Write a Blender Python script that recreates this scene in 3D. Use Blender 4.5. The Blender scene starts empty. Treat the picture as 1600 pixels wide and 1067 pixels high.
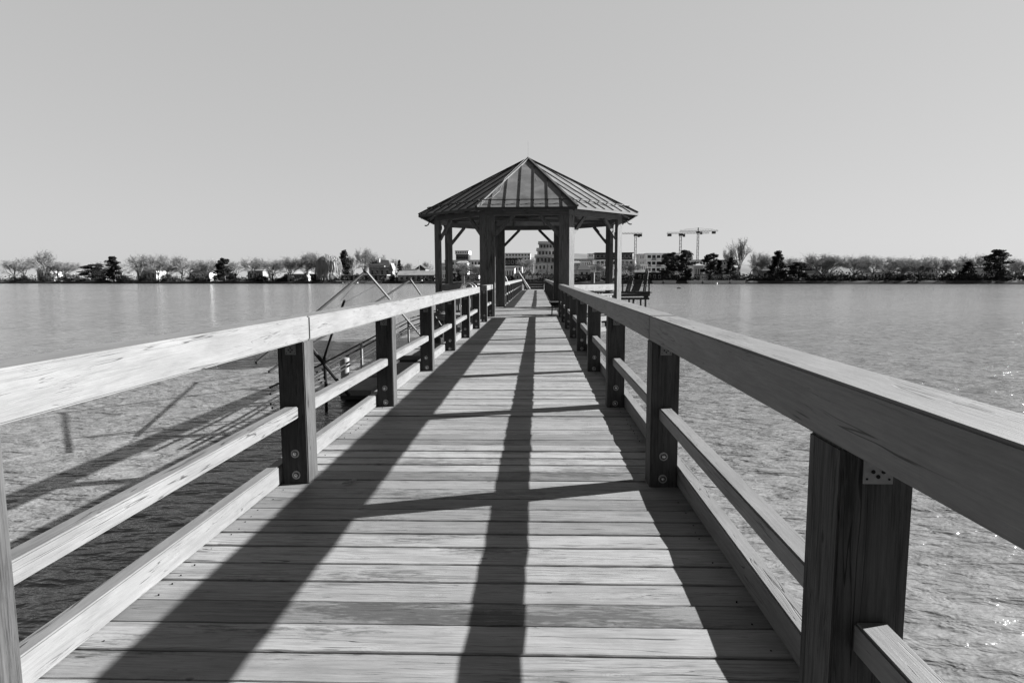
import bpy, bmesh, math, random
from mathutils import Vector, Matrix, Euler
random.seed(7)
R = math.radians
scene = bpy.context.scene
COL = scene.collection

# ------------------------------------------------------------------ camera
H = 1.35
F, YAW, PITCH, ROLL = 970.7, R(2.33), R(5.94), R(-0.22)
cd = bpy.data.cameras.new('camera'); cam = bpy.data.objects.new('camera', cd); COL.objects.link(cam)
cd.sensor_width = 36; cd.lens = F / 1600 * 36; cd.clip_start = 0.05; cd.clip_end = 9000
CM = Matrix.Rotation(YAW, 4, 'Z') @ Matrix.Rotation(math.pi/2 - PITCH, 4, 'X') @ Matrix.Rotation(ROLL, 4, 'Z')
CM.translation = (0, 0, H)
cam.matrix_world = CM
scene.camera = cam
def at(px, py, Y):
    """world point at forward distance Y seen at photo pixel (1600x1067)"""
    d = CM.to_3x3() @ Vector(((px - 800) / F, -(py - 533.5) / F, -1))
    return Vector((0, 0, H)) + d * (Y / d.y)

# ------------------------------------------------------------------ world, sun, exposure
SUN = Vector((1, .306, .491)).normalized()
ELEV = math.asin(SUN.z); AZ = math.atan2(SUN.x, SUN.y)
w = bpy.data.worlds.new('World'); scene.world = w; w.use_nodes = True
nt = w.node_tree; nt.nodes.clear()
sky = nt.nodes.new('ShaderNodeTexSky'); sky.sky_type = 'NISHITA'; sky.sun_disc = False
sky.sun_elevation = ELEV; sky.sun_rotation = AZ; sky.air_density = 1.0; sky.dust_density = 0.6; sky.ozone_density = 1
bw = nt.nodes.new('ShaderNodeRGBToBW')
mp = nt.nodes.new('ShaderNodeMath'); mp.operation = 'POWER'; mp.inputs[1].default_value = 0.22
mm = nt.nodes.new('ShaderNodeMath'); mm.operation = 'MULTIPLY'; mm.inputs[1].default_value = 0.97
bg = nt.nodes.new('ShaderNodeBackground'); bg.inputs['Strength'].default_value = 0.10
wo = nt.nodes.new('ShaderNodeOutputWorld')
nt.links.new(sky.outputs[0], bw.inputs[0]); nt.links.new(bw.outputs[0], mp.inputs[0]); nt.links.new(mp.outputs[0], mm.inputs[0])
tcw = nt.nodes.new('ShaderNodeTexCoord'); sx = nt.nodes.new('ShaderNodeSeparateXYZ'); nt.links.new(tcw.outputs['Generated'], sx.inputs[0])
def wr(src, a, b_, c, d):
    n_ = nt.nodes.new('ShaderNodeMapRange'); n_.interpolation_type = 'SMOOTHSTEP'; nt.links.new(src, n_.inputs[0])
    for i_, v_ in enumerate((a, b_, c, d)): n_.inputs[i_+1].default_value = v_
    return n_.outputs[0]
def wm_(a, b_):
    n_ = nt.nodes.new('ShaderNodeMath'); n_.operation = 'MULTIPLY'; nt.links.new(a, n_.inputs[0]); nt.links.new(b_, n_.inputs[1]); return n_.outputs[0]
tot = wm_(wm_(mm.outputs[0], wr(sx.outputs[2], .40, .95, 1, .22)), wr(sx.outputs[1], -.9, .35, .5, 1))
nt.links.new(tot, bg.inputs['Color']); nt.links.new(bg.outputs[0], wo.inputs[0])
sl = bpy.data.lights.new('sun', 'SUN'); sl.energy = 5.0; sl.angle = R(0.5); sl.color = (1, 1, 1)
so = bpy.data.objects.new('sun', sl); COL.objects.link(so)
so.rotation_euler = SUN.to_track_quat('Z', 'Y').to_euler()
scene.view_settings.view_transform = 'Standard'; scene.view_settings.look = 'None'
scene.view_settings.gamma = 1; scene.view_settings.exposure = 2.15
scene.render.engine = 'CYCLES'

# ------------------------------------------------------------------ materials (the photograph is black and white: every colour is a grey)
def g(v): return (v, v, v, 1)
def newmat(name, rough=.7, spec=.3, metal=0.0):
    m = bpy.data.materials.new(name); m.use_nodes = True
    b = m.node_tree.nodes['Principled BSDF']
    b.inputs['Roughness'].default_value = rough; b.inputs['Specular IOR Level'].default_value = spec; b.inputs['Metallic'].default_value = metal
    return m, m.node_tree, b
class N:
    def __init__(s, t): s.t = t
    def __call__(s, typ, **k):
        n = s.t.nodes.new(typ)
        for a, v in k.items(): setattr(n, a, v)
        return n
    def val(s, x, sock):
        if isinstance(x, (int, float)): sock.default_value = x
        else: s.t.links.new(x, sock)
    def math(s, op, a, b=0.0, clamp=False):
        n = s('ShaderNodeMath', operation=op); n.use_clamp = clamp
        s.val(a, n.inputs[0]); s.val(b, n.inputs[1]); return n.outputs[0]
    def ramp(s, x, lo, hi, a=0.0, b=1.0):
        n = s('ShaderNodeMapRange'); n.clamp = True
        s.val(x, n.inputs[0]); 
        for i, v in enumerate((lo, hi, a, b)): s.val(v, n.inputs[i+1])
        return n.outputs[0]
    def noise(s, vec, scale, detail=4, rough=.55, dist=0.0):
        n = s('ShaderNodeTexNoise'); s.t.links.new(vec, n.inputs['Vector'])
        n.inputs['Scale'].default_value = scale; n.inputs['Detail'].default_value = detail
        n.inputs['Roughness'].default_value = rough; n.inputs['Distortion'].default_value = dist
        return n.outputs['Fac']
    def map(s, vec, scale, loc=(0,0,0)):
        n = s('ShaderNodeMapping'); s.t.links.new(vec, n.inputs['Vector']); n.inputs['Scale'].default_value = scale; n.inputs['Location'].default_value = loc
        return n.outputs[0]
    def vadd(s, a, b):
        n = s('ShaderNodeVectorMath', operation='ADD'); s.t.links.new(a, n.inputs[0]); s.t.links.new(b, n.inputs[1]); return n.outputs[0]

def wood(name, axis, base, var=.45, rough=.62, spec=.35, plank=False, knots=True, bump=.35, fine=1.0, stk=.95):
    """weathered grey timber; axis = long direction of the grain (0 x, 1 y, 2 z)"""
    m, t, b = newmat(name, rough, spec); n = N(t)
    tc = n('ShaderNodeTexCoord').outputs['Object']
    rnd = n('ShaderNodeAttribute', attribute_name='rnd').outputs['Fac']
    comb = n('ShaderNodeCombineXYZ')
    for i, k in enumerate((37.0, 51.0, 23.0)): n.val(n.math('MULTIPLY', rnd, k), comb.inputs[i])
    vec = n.vadd(tc, comb.outputs[0])
    def st(long, cross):
        sc = [cross]*3; sc[axis] = long; return n.map(vec, sc)
    warp = n.noise(st(.9, 5), 1, 2)
    wv = n('ShaderNodeCombineXYZ')
    wsc = n.math('MULTIPLY', n.math('SUBTRACT', warp, .5), .06)
    for i in range(3):
        if i != axis: n.val(wsc, wv.inputs[i])
    vec2 = n.vadd(vec, wv.outputs[0])
    def st2(long, cross):
        sc = [cross]*3; sc[axis] = long; return n.map(vec2, sc)
    def mul(x, y): return n.math('MULTIPLY', x, y)
    g1 = n.noise(st2(3.2*fine, 80*fine), 1, 6, .70)
    g2 = n.noise(st2(9.0*fine, 260*fine), 1, 4, .65)
    g3 = n.noise(st2(.45*fine, 14*fine), 1, 3, .5)
    blot = n.noise(st(1.6, 7.0), 1, 6, .68)
    tone = n.math('ADD', mul(n.ramp(g1, .3, .7), .45), mul(n.ramp(g2, .3, .7), .25))
    tone = n.math('ADD', tone, mul(n.ramp(blot, .3, .7), .30))
    k = n.ramp(tone, .15, .85, 1 - var*.8, 1 + var*.4)
    k = mul(k, n.ramp(n.noise(st(2.2, 8.0), 1, 5, .7, .4), .32, .68, .80, 1.15))
    # dark weathered streaks, in patches
    patch = n.noise(st(.7, 2.6), 1, 5, .65)
    streak = mul(n.ramp(g1, .50, .40), n.ramp(patch, .45, .62))
    k = mul(k, n.ramp(streak, 0, 1, 1, 1 - var*stk))
    if plank:
        pv = n.math('POWER', rnd, 1.7)
        k = mul(k, n.ramp(pv, 0, 1, 1.12, .56))
        st_ = n.math('ADD', mul(n.noise(st(.7, 4.5), 1, 3, .5), .6), mul(n.noise(st(11, 60), 1, 4, .75), .4))
        k = mul(k, n.ramp(st_, .545, .61, 1, .42))
    # long thin checks: contour lines of stretched noise, broken up
    def check(src, wd, lo, hi, msk):
        d_ = n.math('ABSOLUTE', n.math('SUBTRACT', src, .5)); return mul(n.ramp(d_, wd*.4, wd, 1, 0), n.ramp(msk, lo, hi))
    crack = check(g3, .007, .48, .52, n.noise(st(1.1, 3.3), 1, 2, .5))
    crack = n.math('MAXIMUM', crack, mul(check(n.noise(st2(1.4, 60), 1, 2, .4), .018, .52, .56, blot), .6))
    k = mul(k, n.ramp(crack, 0, 1, 1, .22))
    hgt = n.math('SUBTRACT', n.math('ADD', mul(g2, .35), mul(g1, .65)), mul(crack, 1.4))
    if knots:
        vo = n('ShaderNodeTexVoronoi'); vo.feature = 'F1'; vo.inputs['Scale'].default_value = 1
        t.links.new(st(4.2, 8.5), vo.inputs['Vector'])
        vc = n('ShaderNodeSeparateColor'); t.links.new(vo.outputs['Color'], vc.inputs[0])
        on = n.math('GREATER_THAN', vc.outputs[0], .55)
        d = n.math('ADD', vo.outputs['Distance'], mul(n.math('SUBTRACT', g1, .5), .10))
        kn = mul(n.ramp(d, .045, .085, 1, 0), on)
        rim = mul(mul(n.ramp(d, .075, .10), n.ramp(d, .13, .22, 1, 0)), on)
        ring = mul(n.ramp(n.math('SINE', mul(d, 120)), 0, 1), mul(n.ramp(d, .10, .30, .8, 0), on))
        k = mul(k, n.ramp(rim, 0, 1, 1, 1.16)); k = mul(k, n.ramp(kn, 0, 1, 1, .34)); k = mul(k, n.ramp(ring, 0, 1, 1, .74))
    v = n.math('MULTIPLY', k, base)
    cc = n('ShaderNodeCombineColor')
    for i in range(3): n.val(v, cc.inputs[i])
    t.links.new(cc.outputs[0], b.inputs['Base Color'])
    n.val(n.ramp(tone, 0, 1, rough+.12, rough-.1), b.inputs['Roughness'])
    bp = n('ShaderNodeBump'); bp.inputs['Strength'].default_value = bump; bp.inputs['Distance'].default_value = .005
    n.val(hgt, bp.inputs['Height']); t.links.new(bp.outputs[0], b.inputs['Normal'])
    return m

def plain(name, v, rough=.7, spec=.3, metal=0.0, var=.25, scale=3.0, bump=0.0):
    m, t, b = newmat(name, rough, spec, metal); n = N(t)
    tc = n('ShaderNodeTexCoord').outputs['Object']
    x = n.noise(tc, scale, 5, .6)
    vv = n.math('MULTIPLY', n.ramp(x, .3, .7, 1-var, 1+var), v)
    cc = n('ShaderNodeCombineColor')
    for i in range(3): n.val(vv, cc.inputs[i])
    t.links.new(cc.outputs[0], b.inputs['Base Color'])
    if bump:
        bp = n('ShaderNodeBump'); bp.inputs['Strength'].default_value = bump; bp.inputs['Distance'].default_value = .02
        n.val(x, bp.inputs['Height']); t.links.new(bp.outputs[0], b.inputs['Normal'])
    return m

M = {}
M['deck'] = wood('deck_wood', 0, .178, stk=.8, var=.5, plank=True, rough=.6, spec=.45, bump=.5)
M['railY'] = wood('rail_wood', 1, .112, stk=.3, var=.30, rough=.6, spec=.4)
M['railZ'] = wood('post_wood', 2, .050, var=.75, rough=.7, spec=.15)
M['railX'] = wood('beam_wood', 0, .12, var=.35)
M['pavZ'] = wood('pavilion_post_wood', 2, .10, var=.75, knots=True, spec=.25, fine=.6)
M['pavX'] = wood('pavilion_beam_wood', 0, .10, var=.4, spec=.25, fine=.6)
M['white_wood'] = wood('pale_board_wood', 0, .125, var=.25, fine=.6)
M['slat'] = wood('slat_wood', 2, .15, var=.3, fine=.6)
M['steel'] = plain('galvanised_steel', .6, .25, .5, .8, .25, 30)
M['plate'] = plain('bracket_steel', .15, .5, .5, .4, .2, 40)
M['washer'] = plain('weathered_washer', .30, .55, .4, .3, .3, 60)
M['bolt_dark'] = plain('dark_bolt_metal', .05, .6, .3, .3, .2, 60)  # dark metal of the ring round the nut, also the lightning wire
M['pipe'] = plain('grey_pipe', .16, .45, .5, .3, .2, 8)
M['dark_pipe'] = plain('dark_shaded_pipe', .010, .7, .2, 0, .3, 8)  # dark pipes; its near black also paints the shade on the left frame poles
M['roof'] = plain('sheet_metal_roof', .125, .5, .5, .35, .4, 1.7)
M['roof_trim'] = plain('roof_trim_metal', .03, .6, .3, .2, .2, 3)
M['ceiling'] = wood('ceiling_boards', 0, .08, var=.3, fine=.5)
M['hole'] = plain('dark_hole', .01, .9, .1, 0, .1)
M['pole_grey'] = plain('lit_pole_grey', .09, .6, .3, 0, .2, 8)  # paler tone paints the sunlit look of the right frame poles
M['pvc'] = plain('grey_plastic_pile', .17, .5, .4, 0, .12, 6)
M['dark_wood'] = wood('dark_tarred_wood', 0, .022, var=.4, fine=.5, knots=False)
M['pile'] = wood('dark_pile_wood', 2, .05, var=.4, fine=.6, knots=False)
M['float'] = plain('float_concrete', .11, .8, .2, 0, .25, 5, .3)
M['black'] = plain('black_float_rubber', .02, .6, .3, 0, .2)
M['white'] = plain('white_painted_wood', .30, .6, .3, 0, .12, 1)
M['leaf'] = plain('dry_leaf', .12, .6, .3, 0, .4, 60)
# far shore
M['bark'] = plain('tree_bark', .05, .9, .1, 0, .3)
M['twig'] = plain('bare_twigs', .15, .9, .1, 0, .45, .5)
M['twig_pale'] = plain('pale_catkin_twigs', .24, .9, .1, 0, .3, .5)
M['needle'] = plain('pine_needles', .020, .9, .1, 0, .5, .7)
M['shrub'] = plain('evergreen_shrub_leaves', .03, .9, .1, 0, .5, .8)
M['wall_pale'] = plain('pale_render', .72, .85, .1, 0, .08, .2)
M['wall_grey'] = plain('grey_render', .40, .85, .1, 0, .1, .2)
M['wall_mid'] = plain('mid_grey_render', .22, .85, .1, 0, .1, .2)
M['wall_dark'] = plain('dark_cladding', .022, .8, .2, 0, .2, .3)
M['tile_dark'] = plain('dark_roof_tiles', .03, .7, .3, 0, .2, .8)
M['tile_mid'] = plain('grey_roof_tiles', .16, .8, .2, 0, .2, .8)
M['glass'] = plain('dark_window_glass', .02, .15, .5, 0, .2)
M['concrete'] = plain('pale_concrete', .48, .85, .2, 0, .15, .3)
M['bank'] = plain('dark_shore_bank', .035, .95, .1, 0, .5, .4)
M['land'] = plain('winter_grass', .05, .95, .1, 0, .4, .05)
M['hill'] = plain('wooded_hill', .13, .95, .05, 0, .3, .01)
M['crane'] = plain('crane_paint', .07, .6, .3, 0, .1)
M['crane_dark'] = plain('crane_cab_paint', .06, .6, .3, 0, .1)

def water_mat():
    m, t, b = newmat('lake_water', .12, .5); n = N(t)
    b.inputs['Base Color'].default_value = g(.125); b.inputs['IOR'].default_value = 1.33
    tc = n('ShaderNodeTexCoord').outputs['Object']
    v = n.map(tc, (1, 1.5, 1))
    big = n.noise(v, .22, 3, .5); a = n.noise(n.map(tc, (.7, 2.0, 1)), 1.15, 3, .5, .25); c = n.noise(n.map(tc, (.9, 2.0, 1)), 3.4, 3, .6, .3); d = n.noise(v, 11.0, 3, .6)
    gust = n.ramp(n.noise(n.map(tc, (.02, .035, 1)), 1, 3, .6), .35, .65, .55, 1.25)
    hgt = n.math('ADD', n.math('MULTIPLY', big, .30), n.math('MULTIPLY', n.math('MULTIPLY', a, .26), gust))
    hgt = n.math('ADD', hgt, n.math('MULTIPLY', n.math('MULTIPLY', c, .072), gust)); hgt = n.math('ADD', hgt, n.math('MULTIPLY', d, .012))
    bp = n('ShaderNodeBump'); bp.inputs['Strength'].default_value = 1; bp.inputs['Distance'].default_value = 1.0
    n.val(hgt, bp.inputs['Height']); t.links.new(bp.outputs[0], b.inputs['Normal'])
    return m
M['water'] = water_mat()

# ------------------------------------------------------------------ mesh helpers
class MB:
    def __init__(s): s.v = []; s.f = []; s.r = []
    def add(s, vs, fs, rnd=None):
        o = len(s.v); s.v += [tuple(v) for v in vs]; s.f += [tuple(i + o for i in f) for f in fs]
        r = random.random() if rnd is None else rnd
        s.r += [r] * len(fs); return s
    def box(s, x0, x1, y0, y1, z0, z1, mat=None, rnd=None):
        vs = [Vector((x, y, z)) for z in (z0, z1) for x, y in ((x0, y0), (x1, y0), (x1, y1), (x0, y1))]
        if mat is not None: vs = [mat @ v for v in vs]
        return s.add(vs, [(0,3,2,1), (4,5,6,7), (0,1,5,4), (1,2,6,5), (2,3,7,6), (3,0,4,7)], rnd)
    def beam(s, a, b, w, h, up=(0, 0, 1), rnd=None):
        a, b = Vector(a), Vector(b); d = (b - a).normalized(); up = Vector(up)
        if abs(d.dot(up.normalized())) > .999: up = Vector((0, 1, 0)) if abs(d.y) < .9 else Vector((1, 0, 0))
        side = d.cross(up).normalized(); up = side.cross(d).normalized()
        vs = [p + side * (sx * w / 2) + up * (sz * h / 2) for p in (a, b) for sx, sz in ((-1,-1), (1,-1), (1,1), (-1,1))]
        return s.add(vs, [(0,1,2,3), (7,6,5,4), (0,4,5,1), (1,5,6,2), (2,6,7,3), (3,7,4,0)], rnd)
    def tube(s, pts, r, n=8, r1=None, cap=True):
        pts = [Vector(p) for p in pts]; rr = [r + ((r1 if r1 is not None else r) - r) * i / max(1, len(pts)-1) for i in range(len(pts))]
        vs = []; fs = []
        ref = None
        for i, p in enumerate(pts):
            d = (pts[min(i+1, len(pts)-1)] - pts[max(i-1, 0)]).normalized()
            if ref is None: ref = d.cross(Vector((0, 0, 1))) if abs(d.z) < .95 else d.cross(Vector((1, 0, 0)))
            ref = (ref - d * ref.dot(d)).normalized(); q = d.cross(ref)
            for k in range(n):
                a = 2 * math.pi * k / n; vs.append(p + (ref * math.cos(a) + q * math.sin(a)) * rr[i])
        for i in range(len(pts)-1):
            for k in range(n): fs.append((i*n+k, i*n+(k+1) % n, (i+1)*n+(k+1) % n, (i+1)*n+k))
        if cap: fs.append(tuple(range(n-1, -1, -1))); fs.append(tuple((len(pts)-1)*n+k for k in range(n)))
        return s.add(vs, fs)
    def prism(s, poly, z0, z1, rnd=None):
        n = len(poly); vs = [(x, y, z0) for x, y in poly] + [(x, y, z1) for x, y in poly]
        return s.add(vs, [tuple(range(n-1, -1, -1)), tuple(range(n, 2*n))] + [(i, (i+1) % n, (i+1) % n + n, i+n) for i in range(n)], rnd)
    def build(s, name, mat, parent=None, bevel=0.0, smooth=False, origin=None):
        me = bpy.data.meshes.new(name)
        o0 = Vector(origin) if origin is not None else Vector((0, 0, 0))
        me.from_pydata([Vector(v) - o0 for v in s.v], [], s.f); me.update()
        at_ = me.attributes.new('rnd', 'FLOAT', 'FACE'); at_.data.foreach_set('value', s.r)
        if bevel:
            bm = bmesh.new(); bm.from_mesh(me)
            bmesh.ops.bevel(bm, geom=list(bm.edges), offset=bevel, segments=2, affect='EDGES', clamp_overlap=True)
            bm.to_mesh(me); bm.free()
        me.materials.append(M[mat])
        if smooth:
            for p in me.polygons: p.use_smooth = True
        ob = bpy.data.objects.new(name, me); COL.objects.link(ob)
        if parent: ob.parent = parent
        ob.location = o0
        return ob
def tag(o, label=None, cat=None, group=None, kind=None):
    for k, v in (('label', label), ('category', cat), ('group', group), ('kind', kind)):
        if v: o[k] = v
    return o
def thing(name, label, cat, group=None, loc=(0, 0, 0), rz=0):
    o = bpy.data.objects.new(name, None); COL.objects.link(o); o.location = loc; o.rotation_euler.z = rz; o.empty_display_size = .2
    return tag(o, label, cat, group)
def kids(o): return [c for c in bpy.data.objects if c.parent is o]
def copy_tree(o, parent=None):
    c = o.copy(); COL.objects.link(c)
    if parent: c.parent = parent
    for ch in kids(o): copy_tree(ch, c)
    return c

# ------------------------------------------------------------------ setting: water, far land, hill
ZW = -1.3
def shoreY(X): return 236 - .35 * X if X > -330 else 351.5
wm = MB(); wm.add([(-3500, -300, ZW), (3500, -300, ZW), (3500, 6000, ZW), (-3500, 6000, ZW)], [(0,1,2,3)])
tag(wm.build('water', 'water'), kind='structure')
# the far land: bank, then flat ground running to the horizon
xs = [-3000, -1200, -700, -450] + list(range(-330, 331, 15)) + [450, 700, 1200, 3000]
rows = [(-1.5, -1.9), (0, -1.12), (1.2, -.5), (5, -.36), (60, -.2), (300, .3), (2500, 1.0), (4800, 1.2)]
lm = MB(); vs = []; rj = random.Random(3)
for dy, z in rows:
    for x in xs:
        X = max(-330, min(330, x)); vs.append((x, shoreY(X) + dy + (rj.uniform(-.7, .7) if dy < 6 else 0), z + (rj.uniform(-.12, .12) if 0 <= dy < 6 else 0)))
nx = len(xs)
fs = [(r*nx+i, r*nx+i+1, (r+1)*nx+i+1, (r+1)*nx+i) for r in range(len(rows)-1) for i in range(nx-1)]
lm.add(vs, fs); tag(lm.build('far_ground', 'land'), kind='structure')
bk = MB(); vs = []
for dy, z in ((-2.6, -1.9), (-1.2, -.95), (.4, -.42), (2.5, -.24)):
    for x in xs[4:-4]: vs.append((x, shoreY(x) + dy + rj.uniform(-.4, .4), z + rj.uniform(-.1, .1)))
nb = len(xs) - 8
bk.add(vs, [(r*nb+i, r*nb+i+1, (r+1)*nb+i+1, (r+1)*nb+i) for r in range(3) for i in range(nb-1)])
tag(bk.build('far_bank', 'bank'), kind='structure')
hm = MB(); vs = []; n1 = 60
prof = [(700, 431), (740, 420), (790, 408), (850, 400), (900, 396.5), (940, 397), (980, 401), (1030, 404), (1080, 410), (1140, 414), (1250, 412), (1400, 418), (1600, 431)]
def pr(px):
    for (a, ya), (b, yb) in zip(prof, prof[1:]):
        if a <= px <= b:
            t = (px-a)/(b-a); t = t*t*(3-2*t); return ya+(yb-ya)*t
for k, (Yd, fz) in enumerate(((820, 0), (900, .55), (1000, .9), (1100, 1.0), (1300, .5), (1500, 0))):
    for i in range(n1):
        px = 700 + 900*i/(n1-1); top = at(px, pr(px), 1100)
        vs.append((top.x*Yd/1100 if 0 else top.x, Yd, max(.2, top.z*fz + random.uniform(-1, 1)*fz)))
hm.add(vs, [(r*n1+i, r*n1+i+1, (r+1)*n1+i+1, (r+1)*n1+i) for r in range(5) for i in range(n1-1)])
tag(hm.build('hill', 'hill', smooth=True), kind='structure')

# ------------------------------------------------------------------ walkway deck
XL, XR, PW = -1.504, .725, .175           # inner faces of the posts, post size
Y1, PP = 3.923, 2.446                     # first post in view, spacing
ZU, ZT = .94, 1.097                       # top rail underside / top
S = 2.855; XC = -.351; D0 = 21.105; YC = D0 + 1.207*S
DE = 64.5
PITCHP = .1742
def octv(c, side, k):                     # vertices of the octagon; 0,1 = front edge left/right, going round to the right
    r = side * 1.30656; a = R(-112.5 + 45*k); return Vector((c[0] + r*math.cos(a), c[1] + r*math.sin(a)))
def oct_halfwidth(y, side):               # half width of the octagon floor at y
    dy = abs(y - YC); ap = side*1.2071
    if dy > ap: return None
    return ap if dy <= side/2 else ap - (dy - side/2)
pier = thing('pier_deck', 'grey weathered plank deck of the long wooden pier running out over the water', 'pier', loc=(0, 0, 0))
db = MB(); y = 2.1036 - PITCHP*30; rd = random.Random(11)
while y < DE:
    g0 = rd.choice((.003, .006, .008, .011, .014)); gap = g0
    y0, y1 = y + gap/2, y + PITCHP - gap/2
    yc = (y0+y1)/2; hw = oct_halfwidth(yc, S+.12)
    dz = rd.uniform(-.003, .003); tl = rd.uniform(-.0028, .0028); sk = rd.uniform(-.0015, .0015)
    if hw and hw > 1.45: xa, xb = XC - hw, XC + hw
    else: xa, xb = -1.80 + rd.uniform(-.012, .012), 1.025 + rd.uniform(-.012, .012)
    rr = rd.random()
    nseg = 34 if yc < 9 else 8 if yc < 20 else 2
    vs = []; fs = []
    for i in range(nseg+1):
        x = xa + (xb-xa)*i/nseg
        wv = rd.uniform(-.0018, .0018); z = dz + (rd.uniform(-.0006, .0006))
        sh = .011*(x - XC)*(1 if yc < 19 else 0)
        a, b = y0 + wv + sk*x + sh, y1 + rd.uniform(-.0012, .0012) + sk*x + sh
        e = .004
        vs += [(x, a, -.045), (x, a, z-tl-e), (x, a+e, z-tl), (x, b-e, z+tl), (x, b, z+tl-e), (x, b, -.045)]
    for i in range(nseg):
        for k in range(6):
            k2 = (k+1) % 6; fs.append((i*6+k, i*6+k2, (i+1)*6+k2, (i+1)*6+k))
    fs = [tuple(reversed(f)) for f in fs]
    fs.append(tuple(range(0, 6))); fs.append(tuple(nseg*6 + k for k in (5,4,3,2,1,0)))
    db.add(vs, fs, rr)
    y += PITCHP
db.build('deck_boards', 'deck', pier)
sc_ = MB(); y = 2.1036 - PITCHP*4
while y < 11:
    for x in (-1.62, .84, -.4):
        for dy in (.04, .135):
            if x == -.4 or rd.random() < .4: continue
            xx, yy = x + rd.uniform(-.012, .012), y + dy + rd.uniform(-.006, .006) + .011*(x - XC); sc_.tube([(xx, yy, -.003), (xx, yy, .0034)], .0036, 8)
    y += PITCHP
so_ = sc_.build('deck_screws', 'hole', pier); so_['kind'] = 'stuff'
for x in (-1.62, -.4, .84):
    MB().box(x-.06, x+.06, -3, DE-.1, -.30, -.052).build('edge_beam', 'railY', pier)
y = 1.7
while y < DE:
    if not (D0-.5 < y < YC + 1.2*S + .5):
        MB().box(-1.75, .98, y-.09, y+.09, -.52, -.302).build('cross_beam', 'railX', pier)
        for x in (-1.45, .68): MB().tube([(x, y, -3), (x, y, -.522)], .12, 12).build('support_pile', 'pile', pier, smooth=False)
    y += PP*2
# ------------------------------------------------------------------ railings
def post_mesh(x0, x1, y0, zt, z0=-.28):
    return MB().box(x0, x1, y0, y0+PW, z0, zt)
def make_post(x0, yy, parent, zt=ZU, hardware=True, bev=.006, jit=0):
    b = post_mesh(x0, x0+PW, 0, zt); 
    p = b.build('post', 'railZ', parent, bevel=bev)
    p.location.y = yy
    if hardware:
        xc = x0 + PW/2
        for z in (.05, .20):
            bo = MB(); zz = z + random.uniform(-.008, .008); xx = xc + random.uniform(-.008, .008)
            bo.tube([(xx, -.0045, zz), (xx, .001, zz)], .0275, 24); n0 = len(bo.f)
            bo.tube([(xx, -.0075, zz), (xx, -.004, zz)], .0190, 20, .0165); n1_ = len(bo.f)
            bo.tube([(xx, -.012, zz), (xx, -.007, zz)], .0125, 6); bo.tube([(xx, -.020, zz), (xx, -.018, zz), (xx, -.0115, zz)], .004, 12, .0095)
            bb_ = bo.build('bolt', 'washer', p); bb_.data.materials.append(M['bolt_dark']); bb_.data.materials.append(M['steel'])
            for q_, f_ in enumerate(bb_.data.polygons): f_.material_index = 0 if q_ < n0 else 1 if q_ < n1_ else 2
        pl = MB().box(xc-.035, xc+.035, -.0035, .001, ZU-.085, ZU-.001)
        nf = len(pl.f); ho = pl
        for hx, hz in ((-.026, .075), (.026, .075), (-.026, .012), (.026, .012), (0, .045), (-.012, .03), (.012, .03), (0, .018)):
            ho.tube([(xc+hx, -.0048, ZU-.085+hz), (xc+hx, -.003, ZU-.085+hz)], .0028 if abs(hx) > .02 else .005, 8)
        ob = pl.build('mounting_plate', 'plate', p); ob.data.materials.append(M['hole'])
        for f_ in ob.data.polygons[nf:]: f_.material_index = 1
    return p
def railing(name, label, side, ys, group, first_joint=0, hardware=True, kerb=True, bev=.006, y_start=None, y_end=None, joints=2):
    """ys: near faces of the posts"""
    t = thing(name, label, 'railing', group)
    x0 = XL - PW if side < 0 else XR
    ya = y_start if y_start is not None else ys[0]; yb = y_end if y_end is not None else ys[-1] + PW
    for i, yy in enumerate(ys): make_post(x0, yy, t, hardware=hardware, bev=bev)
    # top rail in lengths that meet over every second post
    cuts = [ya] + [yy + PW*.62 for i, yy in enumerate(ys) if i % joints == first_joint and ya + .5 < yy < yb - .5] + [yb]
    for a, b in zip(cuts, cuts[1:]):
        d = random.uniform(-.003, .003)
        r = MB().box(x0 + d, x0 + PW + d, a+.002, b-.002, ZU, ZT + random.uniform(-.002, .002))
        r.build('top_rail', 'railY', t, bevel=bev*1.2)
    xi = (XL - .05, XL - .13) if side < 0 else (XR + .13, XR + .05)
    for a, b in zip(ys, ys[1:]):
        z = random.uniform(-.006, .006)
        r = MB().box(xi[1], xi[0], a + PW + .001, b - .001, .435 + z, .512 + z)
        r.build('mid_rail', 'railY', t, bevel=bev)
    if ya < ys[0] - .1:
        MB().box(xi[1], xi[0], ya, ys[0]-.001, .435, .512).build('mid_rail', 'railY', t, bevel=bev)
    if kerb:
        kx = (XL - PW - .078, XL - PW - .002) if side < 0 else (XR + PW + .002, XR + PW + .078)
        cuts = [ya] + [yy + .09 for i, yy in enumerate(ys) if i % 2 == 1 and ya < yy < yb - .5] + [yb]
        for a, b in zip(cuts, cuts[1:]):
            MB().box(kx[0], kx[1], a+.003, b-.003, .004, .128 + random.uniform(-.003, .003)).build('kerb_board', 'railY', t, bevel=bev)
    return t
Lp = [Y1 + PP*i for i in range(-2, 6)]
railing('railing', 'sunlit near left railing, from the foreground to the bathing ladder gap', -1, Lp, 'railings along the pier', 0, y_start=-2.8, y_end=Lp[-1]+PW)
L2 = [Y1 + PP*6, Y1 + PP*7 - .02]
railing('railing', 'short left railing length between the ladder gap and the pavilion', -1, L2, 'railings along the pier', 0, kerb=False)
Rp = [Y1 + PP*i for i in range(-2, 8)]
railing('railing', 'near right railing of the pier with shaded inner face, ending at the pavilion', 1, Rp, 'railings along the pier', 0, y_start=-2.8, y_end=Rp[-1]+PW)
YB = YC + 1.207*S
Fp = [YB + .15 + 2.42*i for i in range(15)]
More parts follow.
